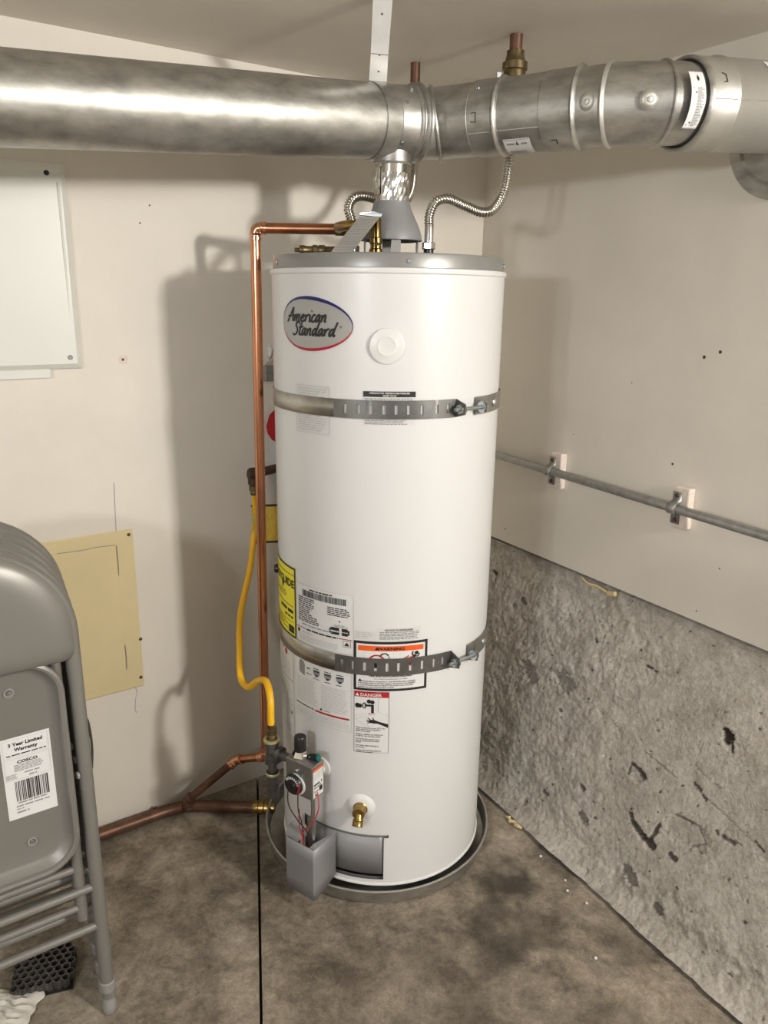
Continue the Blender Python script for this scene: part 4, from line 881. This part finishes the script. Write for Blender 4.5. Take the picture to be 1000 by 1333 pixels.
for t, ph in ((.012, 20), (.004, -42), (.048, -20), (.030, 48)): screw_on(A1b, t, ph, RD+.001, tee)
hg = empty('hanger_strap', A-D*.037-ZU*(RD+.003), label='bright metal hanger strap from ceiling looped around the duct', cat='hanger strap')
m_ = MB(); A1.lathe(m_, [(RD+.0012, -.056), (RD+.0019, -.0555), (RD+.0019, -.0185), (RD+.0012, -.018)]); B(m_, 'loop_band', 'galv', hg)
m_ = MB()
for t in (-.0575, -.0165): A1.lathe(m_, [(RD+.0003, t-.0010), (RD+.0012, t), (RD+.0003, t+.0010)])
B(m_, 'seam_line', 'galv', hg)
b0 = A1.at(-.037, 78, RD+.003); sx = V((1, .25, 0)).normalized()*.0185; tp = V((b0.x+.010, b0.y-.135, ZC+.001))
m_ = MB(); m_.add([b0-sx, b0+sx, b0+sx*.95+(tp-b0)*.33, b0-sx*.95+(tp-b0)*.33, tp+sx*1.0, tp-sx*1.0], [(0, 1, 2, 3), (3, 2, 4, 5)]); hs = B(m_, 'strap', 'hanger', hg, solid=.0012, smooth=False)
m_ = MB(); nn = sx.cross(tp-b0).normalized(); nn = nn if nn.y < 0 else -nn
for k in (.12, .32, .78):
    m_ = MB(); disc(m_, b0+(tp-b0)*k+nn*.0006, nn, .0022, .0006, 10); B(m_, 'strap_hole_disc', 'iron', hs)  # dark disc in place of a punched hole, its shade put into the colour
m_ = MB(); c = b0+(tp-b0)*.33+nn*.0008; m_.box(c, (.0176, .0008, .0005), (sx.normalized(), (tp-b0).normalized(), nn)); B(m_, 'crease', 'galv', hs, smooth=False)
# first elbow
I1 = A+D2*.105; AXD = V((.863, -.505, 0)).normalized(); RB = .0700
A2 = Ax(I1-AXD*.030, AXD)
def mitre(p0, c, p1, r, n, parent, names='gore', mt='galv', over=.0):
    """gored elbow: n gores between p0 and p1 round corner c, each its own part"""
    P = round_corners([p0, c, p1], min((V(p0)-c).length, (V(p1)-c).length)*.98, n)[0:]
    P = [V(p0)]+[q for q in P[1:-1]]+[V(p1)]; P = [P[0]]+P[2:-2]+[P[-1]] if len(P) > n+2 else P
    ringn = 48; T = [(P[min(i+1, len(P)-1)]-P[max(i-1, 0)]).normalized() for i in range(len(P))]
    def ring(i, rr):
        d = T[i]; u_ = (ZU-d*d.z).normalized(); f_ = d.cross(u_); return [P[i]+(f_*math.cos(2*PI*k/ringn)+u_*math.sin(2*PI*k/ringn))*rr for k in range(ringn)]
    for i in range(len(P)-1):
        m_ = MB(); a = ring(i, r+.0008*(i % 2)); b = ring(i+1, r+.0008*(i % 2)); m_.add(a+b, [(k, (k+1) % ringn, ringn+(k+1) % ringn, ringn+k) for k in range(ringn)]); B(m_, names, mt, parent)
        if i:
            m_ = MB(); m_.tube(ring(i, r+.0005), .0026, 8, closed=True); B(m_, 'gore_bead', 'galv_light', parent)
    return P, T
# middle pipe
ringn = 48
def ringp(c, d, rr): d = V(d).normalized(); u_ = (ZU-d*d.z).normalized(); f_ = d.cross(u_); return [V(c)+(f_*math.cos(2*PI*k/ringn)+u_*math.sin(2*PI*k/ringn))*rr for k in range(ringn)]
def loft(name, rings, mt, parent):
    m_ = MB(); m_.add(sum(rings, []), [(i*ringn+k, i*ringn+(k+1) % ringn, (i+1)*ringn+(k+1) % ringn, (i+1)*ringn+k) for i in range(len(rings)-1) for k in range(ringn)]); return B(m_, name, mt, parent)
el = empty('vent_elbow', I1-ZU*RD, label='galvanized adjustable duct elbow just past the tee', cat='duct fitting')
em = I1; ed = D2*.5+AXD*.5+ZU*.14
loft('gore', [ringp(A+D2*.066, D2, RB), ringp(em, ed, RB+.0006)], 'galv', el)
loft('gore', [ringp(em, ed, RB+.0004), ringp(A2.p+AXD*.097, AXD, RB)], 'galv', el)
m_ = MB(); m_.tube(ringp(em, ed, RB+.0015), .0048, 8, closed=True); B(m_, 'gore_bead', 'galv', el)
mp_ = empty('vent_pipe', I1+AXD*.25-ZU*RB, label='galvanized middle vent pipe in front of the old brass valve', cat='duct')
m_ = MB(); A2.lathe(m_, [(RB, .090), (RB, .135)]); B(m_, 'inner_pipe', 'galv', mp_)
m_ = MB(); A2.lathe(m_, [(RB-.001, .1335), (RB+.002, .134), (RB+.002, .185)]); bead(A2, .190, RB+.001, .0050, .005)(m_); A2.lathe(m_, [(RB+.0008, .194), (RB+.0008, .285)]); B(m_, 'pipe', 'galv', mp_)
m_ = MB(); A2.lathe(m_, [(RB, .2845), (RB+.0025, .285), (RB+.0025, .345)]); bead(A2, .349, RB+.0015, .0055, .005)(m_); B(m_, 'sleeve', 'galv', mp_)
m_ = MB()
for (t, r) in ((.1335, RB+.002), (.184, RB+.0014), (.1965, RB+.0012), (.2845, RB+.0018), (.3435, RB+.0024), (.3545, RB+.001)): A2.lathe(m_, [(r-.0008, t-.0009), (r+.0004, t), (r-.0008, t+.0009)])
B(m_, 'seam_line', 'galv', mp_)
m_ = MB(); m_.tube([A2.at(t, -32, RB+.0022) for t in (.136, .183)], .0012, 6); m_.tube([A2.at(t, -32, RB+.0012) for t in (.198, .283)], .0012, 6); B(m_, 'lock_seam', 'galv_light', mp_)
screw_on(A2, .152, 38, RB+.002, mp_)
mark_on(A2, .150, -8, RB+.002, mp_, [[(-.006, -.008), (.004, -.010), (.005, .008), (-.005, .007)]])
mark_on(A2, .310, -60, RB+.0025, mp_, [[(-.006, .004), (.005, .006), (.005, -.006)]])
s_, p, w, h = sticker_on(A2, .206, .262, -92, -47, RB+.001, mp_); p.ink('ink_grey').frame(.002, .002, w-.002, h-.002, .001).lines(.005, w-.008, .006, h*.4, 6, .5, .2).lines(.006, w*.4, h*.72, h*.84, 1, .6, 0).lines(w*.65, w-.006, h*.72, h*.84, 1, .6, 0); p.ink('ink').poly([(w*.45, h*.72), (w*.5, h*.92), (w*.55, h*.72)]).done(s_)
# second elbow
I2 = I1+AXD*.395; I3 = V((.545, -.166, 1.7600)); F = V((.811, -.058, 1.778)); d23 = (I3-I2).normalized(); d3 = (F-I3).normalized()
e2 = empty('vent_elbow', I2-ZU*RD, label='galvanized adjustable duct elbow with dimpled rivets beside the big pipe', cat='duct fitting')
m_ = MB(); A2.lathe(m_, [(RB+.0005, .353), (RB+.0005, .402)]); B(m_, 'collar', 'galv', e2)
m_ = MB(); bead(A2, .404, RB, .0065, .006)(m_); B(m_, 'collar_bead', 'galv_light', e2)
A3 = Ax(I2+d23*.02, d23); A4 = Ax(I3, d3)
RG = RB+.002
loft('gore', [ringp(A2.p+AXD*.404, AXD, RG), ringp(I2+d23*.068, d23+d3*.7, RG)], 'galv', e2)
m_ = MB(); m_.tube(ringp(I2+d23*.068, d23+d3*.7, RG), .0042, 8, closed=True); B(m_, 'gore_bead', 'galv', e2)
cst = I3+d3*.006
loft('crimped_end', [ringp(I2+d23*.070, d23+d3*.7, RG-.001), ringp(I3-d3*.012, d3, RG-.001), ringp(I3+d3*.03, d3, RG-.002)], 'galv', e2)
for ax_, t, ph, r in ((A2, .378, -4, RB+.0005), (A3, .012, -6, RG)):
    m_ = MB(); n_ = ax_.at(0, ph, 1)-ax_.p; c = ax_.at(t, ph, r-.0008); m_.lathe([(.017, -.002), (.013, .0016), (.009, .0030), (.005, .0026), (.0045, .0045), (0, .005)], c, n_, 24); B(m_, 'dimple', 'galv_light', e2)
A5 = Ax(I3, d3)
m_ = MB(); k = 10; t0, t1, p0, p1 = -.037, -.005, -44, 34
m_.add([A5.at(t, p0+(p1-p0)*i/k, RG+.0012) for t in (t0, t1) for i in range(k+1)], [(i, i+1, k+2+i, k+1+i) for i in range(k)]); s_ = B(m_, 'pipe_sticker', 'paper', e2)
h = R_(p1-p0)*RG; w = t1-t0; p = Print(lambda x, y: A5.at(t0+x, p0+math.degrees(y/RG), RG+.0019), ['ink_grey', 'ink', 'ink_soft'])
p.ink('ink_grey').frame(.001, .001, w-.001, h-.001, .0008).lines(.014, w-.002, h*.05, h*.70, 26, .5, .5); p.ink('ink').rect(.009, h*.1, .0125, h*.62).poly([(w*.45, h*.84), (w*.52, h*.93), (w*.62, h*.86), (w*.55, h*.80)]); p.ink('ink_grey').rect(.004, h*.06, .006, h*.7).done(s_)
# big double-wall pipe into the right wall
RG2 = .0810
bp_ = empty('double_wall_pipe', I3+d3*.12-ZU*RG2, label='large dull galvanized double-wall pipe entering the right wall', cat='duct')
m_ = MB(); A4.lathe(m_, [(RG2-.009, .030), (RG2-.009, .008), (RG2-.0045, .002), (RG2+.0002, .004), (RG2+.001, .010)]); B(m_, 'pipe_mouth', 'galv', bp_)
m_ = MB(); m_.tube(ringp(I3+d3*.0045, d3, RG2-.003), .0038, 8, closed=True); B(m_, 'mouth_rim', 'galv', bp_)
m_ = MB(); Lw = (F-I3).length+.02; A4.lathe(m_, [(RG2, .008), (RG2, .062), (RG2+.003, .066), (RG2+.003, .069), (RG2+.0005, .073), (RG2+.0005, Lw)]); B(m_, 'outer_pipe', 'galv_light', bp_)
m_ = MB(); m_.tube([A4.at(t, -4, RG2+.0006) for t in (.010, .065, .16, .27)], .0011, 6); B(m_, 'lock_seam', 'galv', bp_)
mark_on(A4, .034, 22, RG2, bp_, [[(-.004, .009), (.004, .006), (.005, -.008), (-.003, -.008)]], .0026)
s_, p, w, h = sticker_on(A4, .150, .21, 0, 55, RG2+.0008, bp_); p.ink('ink_soft').lines(.005, w-.005, .01, h-.01, 12, .4, .3).done(s_)
# round wall collar
fg = empty('wall_collar', RW(.925, 1.735-.125), label='round sheet metal collar on the right wall round the big pipe', cat='wall collar')
m_ = MB(); m_.lathe([(.126, 0), (.128, .004), (.125, .007), (.104, .008), (.100, .013), (.094, .008), (.070, .010), (.0, .010)], RW(.925, 1.735), -U, 64); B(m_, 'collar_plate', 'galv', fg)

# ---------------------------------------------------------------- folding chairs leaning against the left wall
CW = .2125
def chair_proto(name, first):
    e = empty(name)
    X, Y, Z = V((1, 0, 0)), V((0, 1, 0)), ZU           # local: x right, y towards the wall, z up
    def arch(hw, z0, ztop, rc, n=10):
        p = [V((hw, 0, z0))]
        for i in range(n+1): t = R_(90*i/n); p.append(V((hw-rc+rc*math.cos(t), 0, ztop-rc*1.0+rc*1.0*math.sin(t))))
        q = [V((-a.x, a.y, a.z)) for a in p]; return p+q[::-1]
    m_ = MB(); m_.tube(arch(CW, .038, .995, .16, 14), .0130, 14); m_.build('outer_frame', 'chair', e)
    pts = [p+V((0, .011, 0)) for p in arch(CW-.030, .235, .832, .06)]; m_ = MB(); m_.tube(pts, .0105, 12); m_.build('inner_frame', 'chair', e)
    # back panel: pillowed sheet over the frame
    def outline(ins):
        hw = CW+.006-ins; zt = 1.006-ins; zb = .785+ins*.6; rc = min(max(.02, .164-ins*.7), zt-zb-.026); out = []
        for i in range(13): t = R_(90*i/12); out.append((hw-rc+rc*math.cos(t), zt-rc+rc*math.sin(t)))
        out += [(-a, b) for a, b in out[::-1]]; rb = .022
        for i in range(5): t = R_(180+90*i/4); out.append((-hw+rb+rb*math.cos(t), zb+rb+rb*math.sin(t)))
        for i in range(5): t = R_(270+90*i/4); out.append((hw-rb+rb*math.cos(t), zb+rb+rb*math.sin(t)))
        return out
    L = [[V((a, y, b)) for a, b in outline(i)] for i, y in ((.006, .008), (0, .002), (.001, -.006), (.006, -.015), (.016, -.0215), (.032, -.026), (.050, -.028), (.075, -.0285))]
    k = len(L[0]); m_ = MB(); m_.add(sum(L, []), [(i*k+j, i*k+(j+1) % k, (i+1)*k+(j+1) % k, (i+1)*k+j) for i in range(len(L)-1) for j in range(k)]+[tuple((len(L)-1)*k+j for j in range(k))]); m_.build('back_panel', 'chair', e, angle=60)
    # seat seen from below: sunk pan with a rolled rim
    zc_, hz_, hw_ = .590, .212, .188
    def so(ins, y): return [V((a, y, zc_+b)) for a, b in rrect(hw_-ins, hz_-ins, max(.02, .065-ins*.7), 7)]
    L = [so(0, -.012), so(.006, -.014), so(.012, -.008), so(.019, .003), so(.026, .006)]
    k = len(L[0]); m_ = MB(); m_.add(sum(L, []), [(i*k+j, i*k+(j+1) % k, (i+1)*k+(j+1) % k, (i+1)*k+j) for i in range(len(L)-1) for j in range(k)]+[tuple((len(L)-1)*k+j for j in range(k))]); seat = m_.build('seat', 'chair', e, angle=50)
    m_ = MB(); m_.tube(so(.004, -.012), .0065, 8, closed=True); m_.build('seat_rim', 'chair', seat)
    for (a, b) in ((.105, .745), (-.105, .745), (.112, .445), (-.112, .445)):
        m_ = MB(); m_.lathe([(.009, -.001), (.0085, .003), (.006, .0032), (.005, .001)], V((a, .006, b)), (0, -1, 0), 18); m_.build('rivet', 'chair_foot', seat)
        m_ = MB(); m_.lathe([(.005, .0005), (.004, .003), (0, .0035)], V((a, .006, b)), (0, -1, 0), 12); m_.build('rivet_pin', 'zinc', seat)
    for (hw, y, z, r) in ((CW, 0, .215, .0085), (CW, 0, .305, .0085), (CW-.030, .011, .262, .008), (CW-.030, .011, .350, .008)):
        m_ = MB(); m_.tube([V((-hw, y, z)), V((hw, y, z))], r, 12); m_.build('cross_bar', 'chair', e)
    for s in (-1, 1):
        m_ = MB(); m_.lathe([(0, .0), (.0125, .0), (.0140, .003), (.0140, .020), (.0128, .022), (.0128, .055), (.0152, .056), (.0155, .076), (.013, .078)], V((s*CW, 0, 0)), ZU, 16); m_.build('rubber_foot', 'chair_foot', e)
        m_ = MB(); m_.lathe([(0, .005), (.006, .004), (.0075, 0)], V((s*(CW-.013), -.004, .555)), (-s, -.3, 0), 12); m_.build('pivot_rivet', 'chair_foot', e)
        m_ = MB(); m_.tube(smooth_path([V((s*(CW+.009), .004, .665)), V((s*(CW+.015), .004, .648)), V((s*(CW+.017), .004, .60)), V((s*(CW+.013), .004, .555))]), .0022, 6); m_.build('hinge_link', 'iron', e)
    if first:   # warranty sticker
        f = lambda x, y, o=.0: V((.080+x, .0052-o, .500+y))
        w, h = .081, .160; m_ = MB(); m_.add([f(0, 0), f(w, 0), f(w, h), f(0, h)], [(0, 1, 2, 3)]); s_ = m_.build('warranty_sticker', 'paper', seat, smooth=False); s_['label'] = 'white warranty sticker with barcode'
        p = Print(lambda x, y: f(x, y, .0006), ['ink', 'ink_soft', 'ink_grey'])
        p.ink('ink_soft').frame(.003, .122, w-.004, .156, .0006).frame(.003, .078, w-.004, .119, .0006)
        p.ink('ink').text('3 Year Limited', w/2, .1435, .0094, 'CENTER', bold=.0003).text('Warranty', w/2, .1330, .0094, 'CENTER', bold=.0003).lines(.008, w-.008, .1245, .1285, 1, .5, 0)
        p.text('COSCO', w/2, .1085, .0080, 'CENTER', sx=1.2, bold=.0003).ink('ink_grey').lines(.018, w-.014, .093, .107, 5, .5, .2).lines(w*.42, w*.72, .086, .0905, 1, .5, 0).lines(w*.5, w*.66, .0795, .084, 1, .6, 0).lines(.004, .022, .080, .090, 4, .5, .2)
        p.ink('ink'); x = .016
        while x < w-.012:
            wd = random.choice((.0008, .0014, .0022)); p.rect(x, .034, x+wd, .074); x += wd+random.choice((.0008, .0012, .002))
        p.ink('ink_grey').lines(.018, w-.016, .029, .033, 1, .6, 0).lines(.014, w-.012, .022, .027, 1, .5, 0).lines(.014, .026, .017, .021, 1, .5, 0).lines(.014, .034, .010, .015, 1, .6, 0)
        p.mb.build('print', p.inks, s_, smooth=False, kind='stuff')
    return e
def copy_tree(o, parent=None):
    c = o.copy(); C.objects.link(c); c.parent = parent
    for ch in o.children: copy_tree(ch, c)
    return c
def clone(o):
    kids = {}
    for x in bpy.data.objects: kids.setdefault(x.parent, []).append(x)
    def rec(s, par):
        c = s.copy(); C.objects.link(c); c.parent = par
        for ch in kids.get(s, []): rec(ch, c)
        return c
    return rec(o, None)
ch0 = chair_proto('folding_chair', True); ch1 = chair_proto('folding_chair', False)
labs = ['grey folding chair with a white warranty sticker, outermost of the folded stack', 'plain grey folded chair directly behind the stickered one', 'grey folded chair in the middle of the folded stack', 'grey folded chair second from the wall in the folded stack', 'grey folded chair of the folded stack nearest the wall']
chairs = [ch0, ch1]+[clone(ch1) for _ in range(3)]
for k, c in enumerate(chairs):
    c.location = LW(1.604-.006*k, .0, .556-.052*k); c.rotation_euler.z = math.atan2(U.y, U.x)
    tag(c, labs[k], 'folding chair', 'folding chairs leaning by the wall')

# ---------------------------------------------------------------- small things on the floor
gr = empty('plastic_grate', (-.70, -.44, 0), label='black plastic honeycomb grate lying on the floor under the chairs', cat='grate')
gx = V((.93, .30, 0)).normalized(); gy = V((-.30, .93, 0)).normalized(); g0 = V((-.712, -.462, 0)); tilt = V((0, 0, 1))
m_ = MB(); m_.box(g0+ZU*.003, (.060, .056, .002), (gx, gy, ZU)); B(m_, 'base', 'black', gr, smooth=False)
cells = MB()
for i in range(7):
    for j in range(7):
        c = g0+gx*((i-3.2)*.0165+(.00825 if j % 2 else 0))+gy*((j-3)*.0145)+ZU*.016
        pts = [c+gx*(.0082*math.sin(R_(60*k)))+gy*(.0082*math.cos(R_(60*k))) for k in range(6)]
        for k in range(6):
            a, b = pts[k], pts[(k+1) % 6]; m = (a+b)/2; d = (b-a); cells.box(m-ZU*.002, (d.length/2, .0009, .010), (d.normalized(), ZU.cross(d).normalized(), ZU))
o = B(cells, 'honeycomb', 'iron', gr, smooth=False); o['kind'] = 'stuff'
# pale creased cloth
cc = MB(); n = 34; vs = []
c0 = V((-.800, -.560, 0))
for i in range(n+1):
    for j in range(n+1):
        x = i/n; y = j/n; p = c0+V((-.05+x*.155, -.10+y*.155, 0)); q = V((x*2.2, y*9, 0))
        edge = min(x, y, 1-x, 1-y)
        p += V((.012*noise.noise(V((y*6, 0, 1))), .012*noise.noise(V((x*6, 3, 1))), 0))
        vs.append(p+ZU*(.004+min(1, edge*5)*(.012+.012*abs(noise.noise(q))+.010*noise.noise(q*2.3))))
cc.add(vs, [(i*(n+1)+j, i*(n+1)+j+1, (i+1)*(n+1)+j+1, (i+1)*(n+1)+j) for i in range(n) for j in range(n)])
cc.build('cloth', 'cloth', solid=.002, label='pale creased rag lying on the floor by the chair stack', cat='cloth')
# dried foam scraps
for k, (a, b, lb) in enumerate((((.352, .072), (.385, .025), 'yellowish dried foam scrap on the floor beside the pan'), )):
    m_ = MB(); pth = [V((a[0]+(b[0]-a[0])*i/8+.004*math.sin(i*1.7), a[1]+(b[1]-a[1])*i/8, .006+.002*math.sin(i*2.1))) for i in range(9)]
    m_.tube(pth, [.003, .006, .005, .0062, .0045, .006, .0065, .006, .003], 8); m_.build('foam_scrap', 'foam', label=lb, cat='debris')
m_ = MB(); m_.tube(smooth_path([RW(.50, .640, .006), RW(.53, .632, .012), RW(.56, .634, .010), RW(.60, .628, .012), RW(.625, .634, .014)]), [.003]*8+[.0045]*8+[.0035]*8+[.007]*9, 8); m_.build('foam_bead', 'foam', label='bead of dried yellow foam squeezed out under the boarding', cat='foam')
rnd = random.Random(5)
for k, (x, y) in enumerate(((.465, -.165), (.463, -.20), (.50, -.24), (.42, -.08), (.60, -.30), (.48, -.40))):
    m_ = MB(); r = rnd.uniform(.0022, .004); m_.lathe([(0, -r*.2), (r, 0), (r*.8, r*.7), (0, r)], V((x, y, .001)), ZU, 6); m_.build('paint_chip', 'paper', smooth=False, label='tiny white paint chip on the floor by the concrete wall', cat='debris', group='paint chips on the floor')
